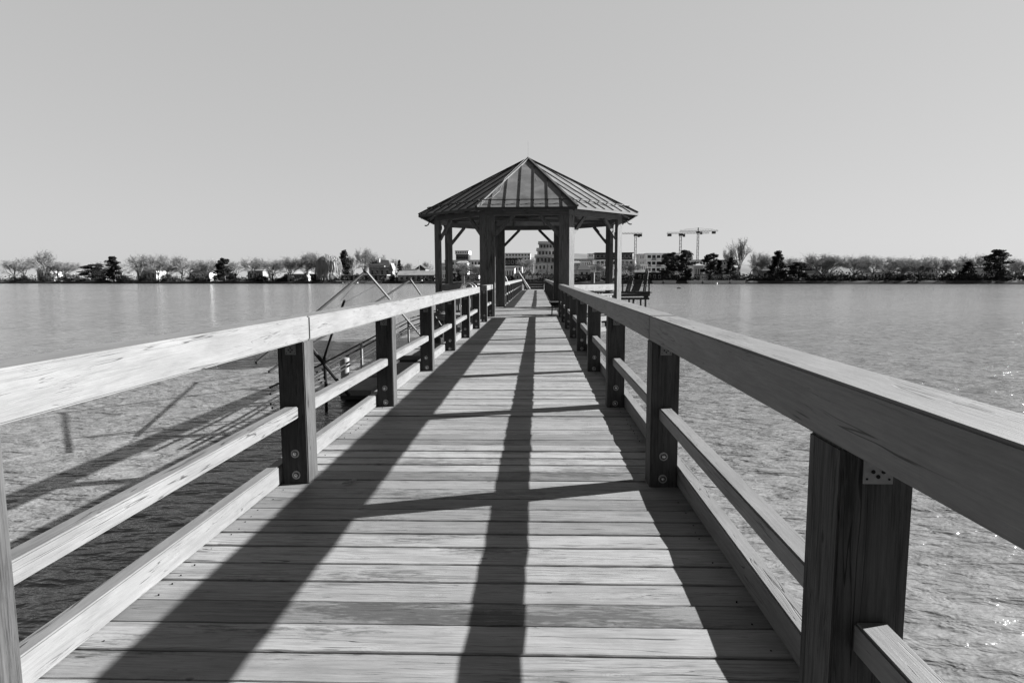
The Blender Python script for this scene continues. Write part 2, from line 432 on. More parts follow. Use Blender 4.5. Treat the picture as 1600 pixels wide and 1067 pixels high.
railing('railing', 'sunlit left railing on the far stretch of pier behind the pavilion', -1, Fp, 'railings along the pier', 0, hardware=False, bev=.004)
railing('railing', 'dark right railing on the far stretch of pier behind the pavilion', 1, Fp, 'railings along the pier', 0, hardware=False, bev=.004)

# ------------------------------------------------------------------ pavilion
pav = thing('pavilion', 'octagonal open timber pavilion with a pointed sheet metal roof standing over the pier', 'pavilion', loc=(XC, YC, 0))
def PVb(mb, name, mat, parent=pav, **k):
    o = mb.build(name, mat, parent, **k); o.location = Vector(o.location) - Vector((XC, YC, 0)) if parent is pav else o.location; return o
V = [octv((XC, YC), S, k) for k in range(8)]
ZB0, ZB1 = 3.40, 3.58
def v3(p, z): return Vector((p.x, p.y, z))
cen = Vector((XC, YC))
for k in range(8):
    v = V[k]; eN = (V[(k+1) % 8]-v).normalized(); eP = (V[k-1]-v).normalized()
    def inw(e): 
        q = Vector((-e.y, e.x)); return q if q.dot(cen - v) > 0 else -q
    fb = lambda e: .34 if abs(e.x) > .9 else .25
    aN, aP = fb(eN), fb(eP); tk = .13
    poly = [v, v+eN*aN, v+eN*aN+inw(eN)*tk, v + (eN+eP)*.0 + (inw(eN)+inw(eP))*tk*.5412, v+eP*aP+inw(eP)*tk, v+eP*aP]
    poly = [poly[0], poly[5], poly[4], poly[3], poly[2], poly[1]]
    # orientation check
    ar = sum(poly[i].x*poly[(i+1) % 6].y - poly[(i+1) % 6].x*poly[i].y for i in range(6))
    if ar < 0: poly.reverse()
    po = PVb(MB().prism([(p.x, p.y) for p in poly], -.9, ZB0-.002), 'post', 'pavZ')
    bo = MB()
    for e, a in ((eN, aN), (eP, aP)):
        nrm = -inw(e); c = v + e*a*.55
        bo.tube([v3(c, .12), v3(c + nrm*.012, .12)], .03, 10)
    o = bo.build('bolt', 'steel', po)
for k in range(8):
    a, b = V[k], V[(k+1) % 8]; e = (b-a).normalized(); nrm = Vector((e.y, -e.x)); nrm = nrm if nrm.dot(a-cen) > 0 else -nrm
    ins = .085; dlt = ins*math.tan(R(22.5))
    a2, b2 = a - nrm*ins + e*(dlt+.0), b - nrm*ins - e*(dlt+.0)
    oc = MB(); h = .075; dd = h*math.tan(R(22.5))
    quad = [a2 + nrm*h - e*dd, b2 + nrm*h + e*dd, b2 - nrm*h - e*dd, a2 - nrm*h + e*dd]
    ar = sum(quad[i].x*quad[(i+1) % 4].y - quad[(i+1) % 4].x*quad[i].y for i in range(4))
    if ar < 0: quad.reverse()
    oc.prism([(p.x, p.y) for p in quad], ZB0, ZB1)
    PVb(oc, 'ring_beam', 'pavX')
    for sgn, p0 in ((1, a), (-1, b)):
        aw = .34 if abs(e.x) > .9 else .25
        p = p0 + e*sgn*(aw) - nrm*.1
        lo = v3(p - e*sgn*.03, ZB0 - .68); hi = v3(p + e*sgn*.66, ZB0 + .01)
        PVb(MB().beam(lo, hi, .07, .115), 'brace', 'pavZ')
# rafters and tie beams (seen from below)
SE = 3.29; ZE = 3.60; ZA = 5.86
E8 = [octv((XC, YC), SE, k) for k in range(8)]
for k in range(8):
    PVb(MB().beam(v3(E8[k]*.985 + cen*.015, ZE-.07), v3(E8[k]*.03 + cen*.97, ZA-.2), .09, .15), 'rafter', 'pavX')
    m_ = (E8[k]+E8[(k+1) % 8])/2
    for t_ in (.28, .72):
        q = E8[k]*(1-t_) + E8[(k+1) % 8]*t_
        PVb(MB().beam(v3(q*.985+cen*.015, ZE-.055), v3(q*.45 + cen*.55, ZE-.055 + (ZA-ZE)*.55), .07, .11), 'rafter', 'pavX')
PVb(MB().beam(v3(V[7]*.96+cen*.04, ZB1-.06), v3(V[3]*.96+cen*.04, ZB1-.02), .09, .12), 'tie_beam', 'pavX')
PVb(MB().beam(v3(V[6]*.96+cen*.04, ZB1+.09), v3(V[2]*.96+cen*.04, ZB1+.09), .09, .12), 'tie_beam', 'pavX')
PVb(MB().tube([(XC, YC, ZB1-.1), (XC, YC, ZA-.1)], .09, 8), 'king_post', 'pavZ')
ceil = MB()
for k in range(8): ceil.add([v3(E8[k], ZE-.01), v3(E8[(k+1) % 8], ZE-.01), Vector((XC, YC, ZA-.04))], [(0, 2, 1)])
PVb(ceil, 'ceiling_boards', 'ceiling')
apex = Vector((XC, YC, ZA))
for k in range(8):
    a, b = v3(E8[k], ZE+.012), v3(E8[(k+1) % 8], ZE+.012)
    up = (apex - (a+b)/2).normalized(); e = (b-a).normalized(); nn = e.cross(up).normalized()
    if nn.z < 0: nn = -nn
    Ls = (b-a).length; Lu = (apex - (a+b)/2).length
    rf = MB(); th = .03
    rf.add([a, b, apex, a - nn*th, b - nn*th, apex - nn*th], [(0, 1, 2), (5, 4, 3), (0, 3, 4, 1)])
    ns = 7; sp = Ls/ns; side = PVb(rf, 'roof_panel', 'roof')
    sm = MB()
    for j in range(1, ns):
        x = j*sp; ln = Lu*min(x, Ls-x)/(Ls/2)
        p0 = a + e*x + nn*.014; p1 = p0 + up*(ln-.05)
        sm.beam(p0 - up*.01, p1, .022, .026, nn)
    sm.build('standing_seams', 'roof_trim', side)
    gd = MB()   # snow guard bar on brackets
    u0 = .38; xo = u0/Lu*Ls/2
    gd.tube([a + e*(xo+.05) + up*u0 + nn*.095, b - e*(xo+.05) + up*u0 + nn*.095], .016, 6)
    for j in range(1, ns): 
        q = a + e*(j*sp) + up*u0
        gd.beam(q + nn*.04, q + nn*.115, .03, .03, e)
    PVb(gd, 'snow_guard', 'roof_trim')
    PVb(MB().beam(a + nn*.03, apex + (a-apex).normalized()*.02 + nn*.03, .09, .055), 'hip_cap', 'roof_trim')
    # fascia + gutter edge
    fo = (e.cross(Vector((0, 0, 1)))).normalized()
    PVb(MB().beam(a + Vector((0,0,-.045)) , b + Vector((0,0,-.045)), .035, .075), 'fascia', 'roof_trim')
PVb(MB().tube([apex - Vector((0,0,.02)), apex + Vector((0,0,.08))], .07, 10, .03), 'finial', 'roof_trim')
PVb(MB().tube([apex, apex + Vector((0,0,.68))], .006, 6), 'lightning_rod', 'steel')
# lightning wire down the front left hip, jogging over the front panel
hp = lambda t_, off, dz: v3(E8[0], ZE+.012)*(1-t_) + apex*t_ + Vector((off, 0, 0)) + Vector((0, -.02, .09+dz))
PVb(MB().tube([apex + Vector((0, -.02, .1)), hp(.9, .0, 0), hp(.5, .02, 0), hp(.42, .1, -.02), hp(.24, .32, .0), hp(.13, .30, .0), hp(.08, .16, .0), hp(-.01, .16, -.03)], .010, 6), 'lightning_wire', 'bolt_dark')
for kk, sx in ((7, -1), (2, 1), (3, 1), (6, -1)):
    q = v3(E8[kk], ZE-.1); dr = (v3(E8[kk], 0) - v3(cen, 0)).normalized()
    q = q - dr*.38 - Vector((0, 0, .13))
    pts = [q + Vector((0,0,.1)), q + Vector((0,0,-.02)), q + dr*.03 + Vector((0,0,-.10)), q + dr*.10 + Vector((0,0,-.145)), q + dr*.17 + Vector((0,0,-.14))]
    PVb(MB().tube(pts, .022, 6), 'gutter_hook', 'roof_trim')
# platform rim and piles
for k in range(8):
    a, b = octv((XC, YC), S+.14, k), octv((XC, YC), S+.14, (k+1) % 8); e = (b-a).normalized()
    PVb(MB().beam(v3(a, -.135), v3(b, -.135), .05, .16), 'rim_board', 'white_wood')
    PVb(MB().beam(v3(a*.98+cen*.02, -.52), v3(b*.98+cen*.02, -.52), .12, .16), 'rim_beam', 'white_wood')
    PVb(MB().tube([v3(V[k], -3), v3(V[k], -.91)], .14, 12), 'support_pile', 'pile')
    if k not in (0, 4):
        for j in range(1, 6):
            q = a + e*(b-a).length*j/6
            PVb(MB().box(-.05, .05, -.04, .04, -.45, -.22, Matrix.Translation(v3(q, 0)) @ Matrix.Rotation(math.atan2(e.y, e.x), 4, 'Z')), 'rim_block', 'white_wood')
# parapets between posts (open at front and back)
for k in (1, 2, 3, 5, 6, 7):
    a, b = V[k], V[(k+1) % 8]; e = (b-a).normalized(); nrm = Vector((e.y, -e.x)); nrm = nrm if nrm.dot(a-cen) > 0 else -nrm
    pa = {1: 'sunlit pale parapet on the front right side of the pavilion', 2: 'parapet along the right side of the pavilion', 3: 'parapet on the back right side of the pavilion',
          5: 'parapet on the back left side of the pavilion', 6: 'parapet along the left side of the pavilion', 7: 'shaded parapet on the front left side of the pavilion'}[k]
    t = thing('parapet', pa, 'railing', 'parapets between the pavilion posts')
    aa, bb = a + e*.26 - nrm*.1, b - e*.26 - nrm*.1
    MB().beam(v3(aa, .96), v3(bb, .96), .09, .22).build('top_rail', 'white_wood', t, bevel=.006)
    MB().beam(v3(aa, .70), v3(bb, .70), .07, .05).build('mid_rail', 'white_wood', t)
    MB().beam(v3(aa, .12), v3(bb, .12), .07, .08).build('bottom_rail', 'white_wood', t)
    L = (bb-aa).length; nS = 15; sl_ = MB()
    for j in range(nS):
        q = aa + e*(L*(j+.5)/nS); sl_.box(-L/nS*.42, L/nS*.42, -.012, .012, .16, .675, Matrix.Translation(v3(q, 0)) @ Matrix.Rotation(math.atan2(e.y, e.x), 4, 'Z'))
    if k in (1, 2): sl_.build('slats', 'slat', t)
    else: sl_.build('slats', 'slat', t)
# bench in the right front corner
bn = thing('bench', 'small low bench with a sunlit plank seat inside the pavilion by the right front post', 'bench')
p0 = at(858, 471.5, 21.95)
bx = p0.x; by = 21.95; bz = p0.z
MB().box(bx, bx+.95, by, by+.34, bz-.05, bz).build('seat', 'white_wood', bn, bevel=.004)
for lx in (.12, .83):
    for ly in (.05, .29): MB().beam((bx+lx-.02, by+ly, 0.003), (bx+lx, by+ly, bz-.052), .035, .035).build('leg', 'dark_pipe', bn)
MB().box(bx+.05, bx+.9, by+.15, by+.19, bz-.12, bz-.053).build('stretcher', 'dark_pipe', bn)
# the end of the pier
gt = thing('board_barrier', 'dark board barrier closing off the far end of the pier', 'barrier')
gx0, gx1 = at(819, 445, DE+.5).x, at(849.5, 445, DE+.5).x
for i in range(4): MB().box(gx0, gx1, DE+.5, DE+.54, .04+.26*i, .04+.26*i+.235).build('board', 'dark_wood', gt)
for x in (gx0+.05, gx1-.05): MB().box(x-.06, x+.06, DE+.38, DE+.498, -.5, 1.12).build('post', 'dark_wood', gt)
for a, b in ((.30, .36), (.46, .53), (.56, .68)): MB().box(gx0+(gx1-gx0)*a, gx0+(gx1-gx0)*b, DE+.47, DE+.498, .86, .93).build('notice_plate', 'plate', gt)
rest = MB().box(gx0-1.2, gx1+.6, DE+.1, DE+6, -.2, -.02).build('end_platform', 'railX'); tag(rest, 'low timber platform past the barrier at the end of the pier', 'platform')
pl = thing('leaning_pole', 'long pale pole leaning on the left railing at the far end of the pier', 'pole', 'poles at the far end of the pier')
MB().tube([at(828.3, 452, DE-1.2), at(810, 424.5, DE+.2)], .065, 8).build('shaft', 'white', pl); MB().tube([at(810, 424.5, DE+.2), at(809.6, 423.9, DE+.2)], .08, 8).build('end_cap', 'pipe', pl)
pl = thing('leaning_pole', 'short dark pole leaning below the long pale one at the far end of the pier', 'pole', 'poles at the far end of the pier')
MB().tube([at(823.5, 452, DE-1), at(815.5, 436, DE)], .12, 8).build('shaft', 'dark_wood', pl); MB().tube([at(815.5, 436, DE), at(815.2, 435.4, DE)], .13, 8).build('end_cap', 'dark_pipe', pl)
o = MB().tube([at(795.5, 446, 33), at(789.5, 432, 33)], .035, 8).build('leaning_pole', 'white'); tag(o, 'thin pale rod slanting just outside the far left railing behind the pavilion', 'pole')

# ------------------------------------------------------------------ bathing ladder and small sign in the railing gap
ld = thing('bathing_ladder', 'steel bathing ladder with two curved handrails at the gap in the left railing', 'ladder')
for yy in (17.05, 17.9):
    pts = [(-1.74, yy, .006), (-1.74, yy, .85)]
    for i in range(9):
        a = math.pi*i/8; pts.append((-1.92 + .18*math.cos(a), yy, .98 + .19*math.sin(a)))
    pts += [(-2.10, yy, .5), (-2.10, yy, -1.9)]
    MB().tube(pts, .02, 8).build('handrail', 'steel', ld, smooth=True)
for i in range(6): MB().box(-2.16, -2.04, 17.07, 17.88, -1.6+.28*i, -1.57+.28*i).build('rung', 'steel', ld)
sg = thing('marker_post', 'thin post with a narrow blank white board beside the bathing ladder', 'sign')
q0, q1 = at(721.2, 431.3, 18.4), at(726.3, 446.5, 18.4)
MB().box(q0.x, q1.x, 18.38, 18.4, q1.z, q0.z).build('board', 'white', sg)
MB().tube([((q0.x+q1.x)/2, 18.425, -.9), ((q0.x+q1.x)/2, 18.425, q0.z-.02)], .022, 8).build('pole', 'steel', sg)
mp_ = thing('mooring_stake', 'slightly leaning dark stake rising behind the pale front right parapet', 'stake')
MB().tube([at(926, 452, 27.8) + Vector((0, 0, -2.4)), at(926.5, 425.6, 27.8)], .085, 8).build('shaft', 'pile', mp_); MB().tube([at(927.8, 452, 27.72) + Vector((0, 0, -2.4)), at(928.3, 428, 27.72)], .03, 6).build('lit_edge', 'white', mp_)  # thin white strip stands in for the sunlit side of the stake

# ------------------------------------------------------------------ left side: pile, landing stage, gangway rails, pole frames
pi_ = thing('mooring_pile', 'stout grey capped mooring pile in the water on the left beside the pier', 'pile')
pc = at(539.5, 600, 13.3)
MB().tube([(pc.x, 13.3, -3), (pc.x, 13.3, -.475)], .092, 28).build('shaft', 'pvc', pi_, smooth=False)
MB().tube([(pc.x, 13.3, -.56), (pc.x, 13.3, -.40)], .104, 28).build('cap', 'pvc', pi_)
MB().tube([(pc.x, 13.3, -3), (pc.x, 13.3, -1.2)], .096, 28).build('waterline_band', 'black', pi_)
def landing(label, x0, x1, y0, y1, ztop):
    t = thing('floating_platform', label, 'floating dock', 'floating platforms beside the pier')
    MB().box(x0, x1, y0, y1, ztop-.12, ztop).build('slab', 'float', t, bevel=.01)
    MB().box(x0+.04, x1-.04, y0+.04, y1-.04, ztop-.2, ztop-.122).build('frame', 'dark_wood', t)
    for i in range(3):
        yy = y0 + (y1-y0)*(i+.5)/3
        MB().tube([(x0+.1, yy, ztop-.42), (x1-.1, yy, ztop-.42)], .19, 14).build('float', 'black', t)
landing('nearest small floating platform at the foot of the gangway, left of the pier', -4.15, -3.45, 12.6, 14.2, -.98)
landing('middle floating platform beside the gangway posts left of the pier', -4.2, -3.3, 14.7, 17.0, -1.0)
landing('farthest floating platform near the ladder, left of the pier', -4.1, -2.9, 18.0, 21.5, -.95)
gw = thing('gangway_rail', 'sloping gangway handrail of paired dark pipes on pale posts left of the pier', 'handrail')
A_ = [(-4.25, 9.6, -.39), (-4.1, 11.6, -.29), (-4.05, 14.0, -.165), (-4.0, 19.0, .06), (-3.7, 26.0, .12)]
for off, dx in ((0, 0), (-.075, .0), (-.235, .0), (-.30, .02)):
    MB().tube([(x+dx, y, z+off - (.03 if off else 0)) for x, y, z in A_], .019, 8).build('pipe', 'dark_pipe', gw)
for (x, y, z) in ((-4.05, 14.0, -.165), (-4.0, 19.0, .06), (-3.8, 23.9, .10)):
    MB().tube([(x+.03, y-.03, -1.6), (x+.03, y-.03, z+.02)], .035, 10).build('post', 'pipe', gw)
def aframe(label, ap, l1, l2, r):
    t = thing('pole_frame', label, 'pole frame', 'crossed net poles beside the pier')
    MB().beam(l1, ap, r*1.2, r*1.2).build('pole', 'dark_pipe', t); MB().beam(l2, Vector(ap) + Vector((0, -.06, .03)), r*1.2, r*1.2).build('pole', 'pole_grey', t)  # first pole coloured as the shaded leg, second as the lit one
    MB().tube([Vector(ap)+Vector((0, .03, .05)), Vector(ap)+Vector((0, -.09, -.02))], r*1.15, 8).build('joint', 'dark_pipe', t)
    return t
ap1 = at(571.5, 424, 13.5); 
aframe('larger pair of long poles joined in a peak above the left railing', ap1, at(400, 567, 9.8), at(668, 537, 17.5), .032)
ap2 = at(641.5, 437.5, 17.0)
aframe('smaller pair of long poles joined in a peak, right of the larger pair', ap2, at(420, 581, 10.6), at(706, 533, 22), .030)
cp = thing('crossed_stakes', 'three thin dark stakes crossing in the water beside the nearest left railing bay', 'stakes')
MB().tube([at(470, 523, 10.9), at(529, 597, 11.6), at(545, 617, 11.9)], .036, 8).build('stake', 'dark_pipe', cp)
MB().tube([at(506, 560, 11.5), at(518.7, 521.4, 11.3), at(538.5, 469, 11.0)], .022, 8).build('stake', 'dark_pipe', cp)
MB().tube([at(506.4, 558, 11.5), at(509.5, 603, 11.7), at(510, 650, 12.0)], .030, 8).build('stake', 'dark_pipe', cp)
for a, b, lb in (((571, 427, 13.4), (532, 470, 12.0), 'thin wire running down left from the larger pole peak'), ((586, 447, 14), (525, 480, 12.2), 'thin wire slanting left between the two pole peaks')):
    o = MB().tube([at(*a), at(*b)], .004, 5).build('wire', 'dark_pipe'); tag(o, lb, 'wire')

# ------------------------------------------------------------------ dark raised platform on the right
HY = 50.0
hp_ = thing('fishing_platform', 'dark raised timber platform on stilts to the right of the pavilion', 'platform')
hx0, hx1 = at(952, 457, HY).x, at(1016, 457, HY).x; zd = at(1000, 455.5, HY).z; zr = at(1000, 438.8, HY).z; zl = at(1000, 466.5, HY).z
MB().box(hx0, hx1, HY, HY+2.6, zd-.16, zd).build('deck', 'dark_wood', hp_)
MB().beam((hx0, HY-.1, zd-.30), (hx1-.05, HY-.1, zd-.26), .12, .22).build('joist', 'dark_wood', hp_)
MB().beam((hx0-.2, HY-.15, zl), (hx1-.1, HY-.15, zl), .14, .17).build('cross_beam', 'dark_wood', hp_)
MB().box(hx1-.5, hx1-.15, HY-.08, HY+.1, zl, zd-.16).build('packing_block', 'dark_wood', hp_)
MB().beam((hx1+.12, HY, zd-.10), (hx1-.3, HY, zd-.02), .08, .07).build('joist', 'dark_wood', hp_)
for px in (990, 1009, 965):
    for yy in (HY, HY+2.3): x = at(px, 460, HY).x; MB().tube([(x, yy, -3), (x, yy, zl-.08)], .09, 8).build('stilt', 'dark_wood', hp_)
for px in (973, 992, 1014.3):
    x = at(px, 450, HY).x; MB().box(x-.05, x+.05, HY, HY+.1, zd+.002, zr).build('rail_post', 'dark_wood', hp_)
MB().box(hx0, at(1015.5, 440, HY).x, HY-.03, HY+.07, zr, zr+.10).build('hand_rail', 'dark_wood', hp_)
MB().box(hx0, at(1014, 440, HY).x, HY+.02, HY+.05, (zd+zr)/2-.02, (zd+zr)/2+.02).build('mid_rail', 'dark_wood', hp_)
def lean(name, label, px0, px1, tilt, ytop, Y, nslat):
    t = thing(name, label, 'deck chair', 'deck chairs leaning on the dark platform')
    a, b = at(px0, 455, Y), at(px1, 455, Y); top = at(px0+tilt, ytop, Y)
    for x in (a.x, b.x): MB().beam((x, Y, zd+.005), (x+top.x-a.x, Y+.25, top.z), .09, .06).build('frame_rail', 'dark_wood', t)
    for j in range(nslat):
        f = (j+.5)/nslat
        MB().beam((a.x+(top.x-a.x)*f, Y-.04+.25*f, zd+(top.z-zd)*f), (b.x+(top.x-a.x)*f, Y-.04+.25*f, zd+(top.z-zd)*f), .03, .10).build('slat', 'dark_wood', t)
lean('deck_chair', 'leftmost dark slatted deck chair folded upright on the raised platform', 978, 984, 6, 436, HY+.5, 9)
lean('deck_chair', 'middle dark slatted deck chair folded upright on the raised platform', 987, 998, 8, 437, HY+.9, 9)
lean('deck_chair', 'tallest dark chair back sticking up above the platform railing', 1005.5, 1009.0, 5, 419.5, HY+.6, 12)

# ------------------------------------------------------------------ dry leaf on the deck near the left post
lf = MB(); c = at(551, 757, 3.9); c = Vector((c.x, 3.93, .008))
lp = at(543, 760.5, 3.9)
pts = [(-.050, -.035, .004), (-.028, .004, .010), (.0, .028, .012), (.036, .048, .016), (.034, .020, .012), (.012, -.006, .006), (-.02, -.024, .002)]
lf.add([(c.x-.02+p[0], c.y+p[1], c.z+p[2]) for p in pts] + [(c.x-.02+p[0], c.y+p[1], c.z+p[2]-.003) for p in pts], [tuple(range(6, -1, -1)), tuple(range(7, 14))] + [(i, (i+1) % 7, (i+1) % 7+7, i+7) for i in range(7)])
tag(lf.build('fallen_leaf', 'leaf'), 'single dry leaf lying on the shaded planks near the left post', 'leaf')
#--FAR--
# ------------------------------------------------------------------ far shore: trees
def flora(parent, mb, mat, name): return mb.build(name, mat, parent)
def limb(mb, a, d, ln, r, depth, rg, spread, tips, droop=0.0):
    p = Vector(a); pts = [p.copy()]; d = Vector(d).normalized()
    for i in range(3):
        d = (d + Vector((rg.gauss(0, .10), rg.gauss(0, .10), rg.gauss(0, .06) + (.05 if not droop else -droop)))).normalized()
        p = p + d*ln/3; pts.append(p.copy())
    mb.tube(pts, r, 3 if depth < 3 else 5, r*.6, cap=False)
    if depth == 0: tips.append((p, d)); return
    for j in range(3 if depth > 1 else 4):
        q = pts[1] if (j == 0 and depth < 4) else pts[-1]; q = pts[2] if j == 1 else q
        a_ = rg.uniform(0, 6.283); s_ = spread*rg.uniform(.6, 1.25)
        side = d.cross(Vector((math.cos(a_), math.sin(a_), .3))).normalized()
        limb(mb, q, d*math.cos(s_) + side*math.sin(s_), ln*rg.uniform(.62, .82), r*.58, depth-1, rg, spread, tips, droop)
def bare_mesh(h, seed, spread=.55, rt=.035, depth=4):
    rg = random.Random(seed); tips = []
    tr = MB(); tr.tube([(0, 0, -.4), (rg.gauss(0, .1), rg.gauss(0, .1), h*.12), (rg.gauss(0, .15), 0, h*.24)], h*.026, 7, h*.019)
    br = MB(); top = Vector(tr.v[-1])
    for j in range(5):
        a_ = j*1.257 + rg.uniform(-.4, .4); limb(br, (0, 0, h*rg.uniform(.10, .24)), (math.cos(a_)*spread, math.sin(a_)*spread, 1), h*.26, h*.014, depth, rg, spread, tips)
    zmax = max(v[2] for v in br.v)
    k = h/zmax; br.v = [(x*k, y*k, z*k) for x, y, z in br.v]
    return tr, br
def leafclump(mb, c, rx, rz, n, rg, size, flat=1.0):
    c = Vector(c)
    for i in range(n):
        while True:
            q = Vector((rg.uniform(-1, 1), rg.uniform(-1, 1), rg.uniform(-1, 1)))
            if q.length < 1: break
        p = c + Vector((q.x*rx, q.y*rx, q.z*rz)); u = Vector((rg.gauss(0, 1), rg.gauss(0, 1), rg.gauss(0, flat))).normalized()
        v = u.cross(Vector((rg.gauss(0, 1), rg.gauss(0, 1), rg.gauss(0, 1)))).normalized(); s_ = size*rg.uniform(.6, 1.4)
        mb.add([p - u*s_, p + v*s_*.5, p + u*s_, p - v*s_*.5], [(0, 1, 2, 3)])
tree_cache = {}
def tree(kind, label, px, pyb, pyt, Y, wpx=None, group='trees along the far shore', mat=None, seed=0):
    """tree standing at pixel column px, foot at pyb, top at pyt, at distance Y"""
    foot = at(px, pyb, Y); hh = (pyb-pyt)/F*Y; ww = (wpx or (pyb-pyt)*.8)/F*Y
    rg = random.Random(seed*31+7)
    key = (kind, mat, seed % 4)
    nm = {'bare': 'bare_tree', 'willow': 'weeping_willow', 'pine': 'pine_tree', 'fir': 'fir_tree', 'poplar': 'poplar_tree', 'shrub': 'evergreen_shrub', 'ever': 'evergreen_tree'}[kind]
    t = thing(nm, label, 'tree' if kind != 'shrub' else 'shrub', group, foot)
    if key not in tree_cache:
        r2 = random.Random(hash((kind, seed % 4)) if 0 else seed % 4 + 17); tr = MB(); cr = MB()
        if kind in ('bare', 'poplar'):
            tr, cr = bare_mesh(10, seed % 4 + (40 if kind == 'poplar' else 0), .62 if kind == 'bare' else .22)
            for i in range(5200 if kind == 'bare' else 2200):
                v = Vector(cr.v[r2.randrange(len(cr.v)//3, len(cr.v))]); d = Vector((r2.gauss(0, 1), r2.gauss(0, 1), r2.gauss(.5, 1))).normalized(); e = v + d*r2.uniform(.3, 1.0)*(1 if kind == 'bare' else .6)
                sd = d.cross(Vector((r2.random(), r2.random(), r2.random()))).normalized()*r2.uniform(.012, .03)
                cr.add([v-sd, v+sd, e+sd*.4, e-sd*.4], [(0, 1, 2, 3)])
            W = 8.0 if kind == 'bare' else 3.4
        elif kind == 'willow':
            tr, br = bare_mesh(8.5, 3, .6, depth=2); W = 8.0
            for i in range(3800):
                a_ = r2.uniform(0, 6.283); rr = 3.9*math.sqrt(r2.random()); z0 = 6.2 + 3.6*math.sqrt(max(0, 1-(rr/4.1)**2)) - r2.random()*1.2
                ln = r2.uniform(1.5, 3.0) + (rr/3.9)**2*r2.uniform(1, 5.2)*(1 if math.sin(a_*3+1) > -.5 else .35); z1 = max(.6, z0-ln)
                x, y = rr*math.cos(a_), rr*math.sin(a_); wd = r2.uniform(.03, .08); b_ = r2.uniform(0, 3.14); dx, dy = math.cos(b_)*wd, math.sin(b_)*wd
                ox, oy = x*.10, y*.10
                cr.add([(x-dx, y-dy, z0), (x+dx, y+dy, z0), (x+ox*.7+dx, y+oy*.7+dy, (z0+z1)/2), (x+ox*.7-dx, y+oy*.7-dy, (z0+z1)/2), (x+ox+dx*.6, y+oy+dy*.6, z1), (x+ox-dx*.6, y+oy-dy*.6, z1)], [(0, 1, 2, 3), (3, 2, 4, 5)])
        elif kind == 'pine':
            tr.tube([(0, 0, -.4), (.1, 0, 4), (-.1, .1, 9.3)], .28, 7, .07); W = 7.4
            for i in range(40):
                z = 1.8 + 7.9*(i/40)**.9; a_ = r2.uniform(0, 6.283); rad = 3.3*(1 - ((z-5.3)/5.6)**2)**.5*r2.uniform(.35, 1.0) if z < 9.8 else .6
                c = (rad*math.cos(a_), rad*math.sin(a_), z + rad*.06); tr.tube([(0, 0, z-.5), c], .07, 4, .03)
                leafclump(cr, c, r2.uniform(1.0, 1.7), r2.uniform(.35, .65), 230, r2, .19, .6)
            leafclump(cr, (0, 0, 9.4), .9, .55, 80, r2, .17)
        elif kind in ('fir', 'ever'):
            tr.tube([(0, 0, -.4), (0, 0, 9.6)], .2, 7, .04); W = 4.4 if kind == 'fir' else 5.5
            for i in range(60):
                z = .9 + 8.8*i/60; rad = (W/2)*(1-(z/10.2))**(.8 if kind == 'fir' else .55)*r2.uniform(.5, 1.1); a_ = r2.uniform(0, 6.283)
                leafclump(cr, (rad*.75*math.cos(a_), rad*.75*math.sin(a_), z), .30+rad*.32, .35 if kind == 'fir' else .6, 120, r2, .19, .7)
            leafclump(cr, (0, 0, 9.7), .12, .4, 24, r2, .12)
        elif kind == 'shrub':
            tr.tube([(0, 0, -.4), (0, 0, 4)], .2, 6, .1); W = 10
            for i in range(26):
                a_ = r2.uniform(0, 6.283); rr = 4*math.sqrt(r2.random()); leafclump(cr, (rr*math.cos(a_), rr*math.sin(a_), r2.uniform(1.2, 8.3*(1-(rr/6)**2))), 1.5, 1.5, 70, r2, .3)
        a = tr.build('trunk', 'bark'); b = cr.build('crown', mat or ('needle' if kind in ('pine', 'fir', 'ever') else 'shrub' if kind == 'shrub' else 'twig_pale' if kind == 'willow' else 'twig'))
        tree_cache[key] = (a.data, b.data, W); a.parent = t; b.parent = t
    else:
        ma, mb_, W = tree_cache[key]
        for n_, me in (('trunk', ma), ('crown', mb_)):
            o = bpy.data.objects.new(n_, me); COL.objects.link(o); o.parent = t
    t.scale = (ww/W, ww/W, hh/10); t.rotation_euler.z = rg.uniform(0, 6.28)
    return t
def Ys(px, back=0):                       # distance of the shoreline at a pixel column, plus a setback
    Y = 236.0
    for _ in range(8): Y = shoreY(at(px, 440, Y).x)
    return Y + back
T = tree
# left shore, photo part
T('bare', 'broad bushy bare tree at the left end of the far shore', 455, 437, 400, Ys(455, 14), 40, seed=0)
T('bare', 'rounded bare tree behind the white boat shed', 478, 437, 403, Ys(470, 9), 34, seed=1)
T('bare', 'pale leafless tree with light catkins left of the willow', 481, 434, 397, Ys(470, 22), 26, mat='twig_pale', seed=2)
T('bare', 'tall grey bare tree just left of the weeping willow', 494, 437, 394, Ys(490, 16), 40, seed=3)
T('bare', 'grey bare tree half hidden by the weeping willow', 506, 437, 400, Ys(500, 24), 36, seed=0)
T('willow', 'pale weeping willow with long hanging strands at the water edge', 515, 440, 397, Ys(515, 5), 38, seed=0)
T('ever', 'tall dark irregular evergreen right of the weeping willow', 539, 438, 391, Ys(540, 20), 26, seed=1)
T('bare', 'bare tree beside the dark evergreen, behind the long black shed', 551, 436, 399, Ys(550, 30), 24, seed=2)
T('bare', 'slim bare tree rising highest above the long black shed', 569, 435, 388, Ys(570, 30), 26, seed=1)
T('bare', 'wide thin bare tree left of the dark roofed house', 585, 435, 396, Ys(580, 42), 36, seed=3)
T('bare', 'small bare tree behind the dark roofed house', 616, 434, 403, Ys(610, 48), 14, seed=0)
T('fir', 'dark pointed fir between the dark roofed house and the bungalow', 624.5, 434, 406, Ys(620, 26), 13, seed=0)
T('bare', 'low bare tree right of the pointed fir', 635, 433, 411, Ys(630, 38), 20, seed=1)
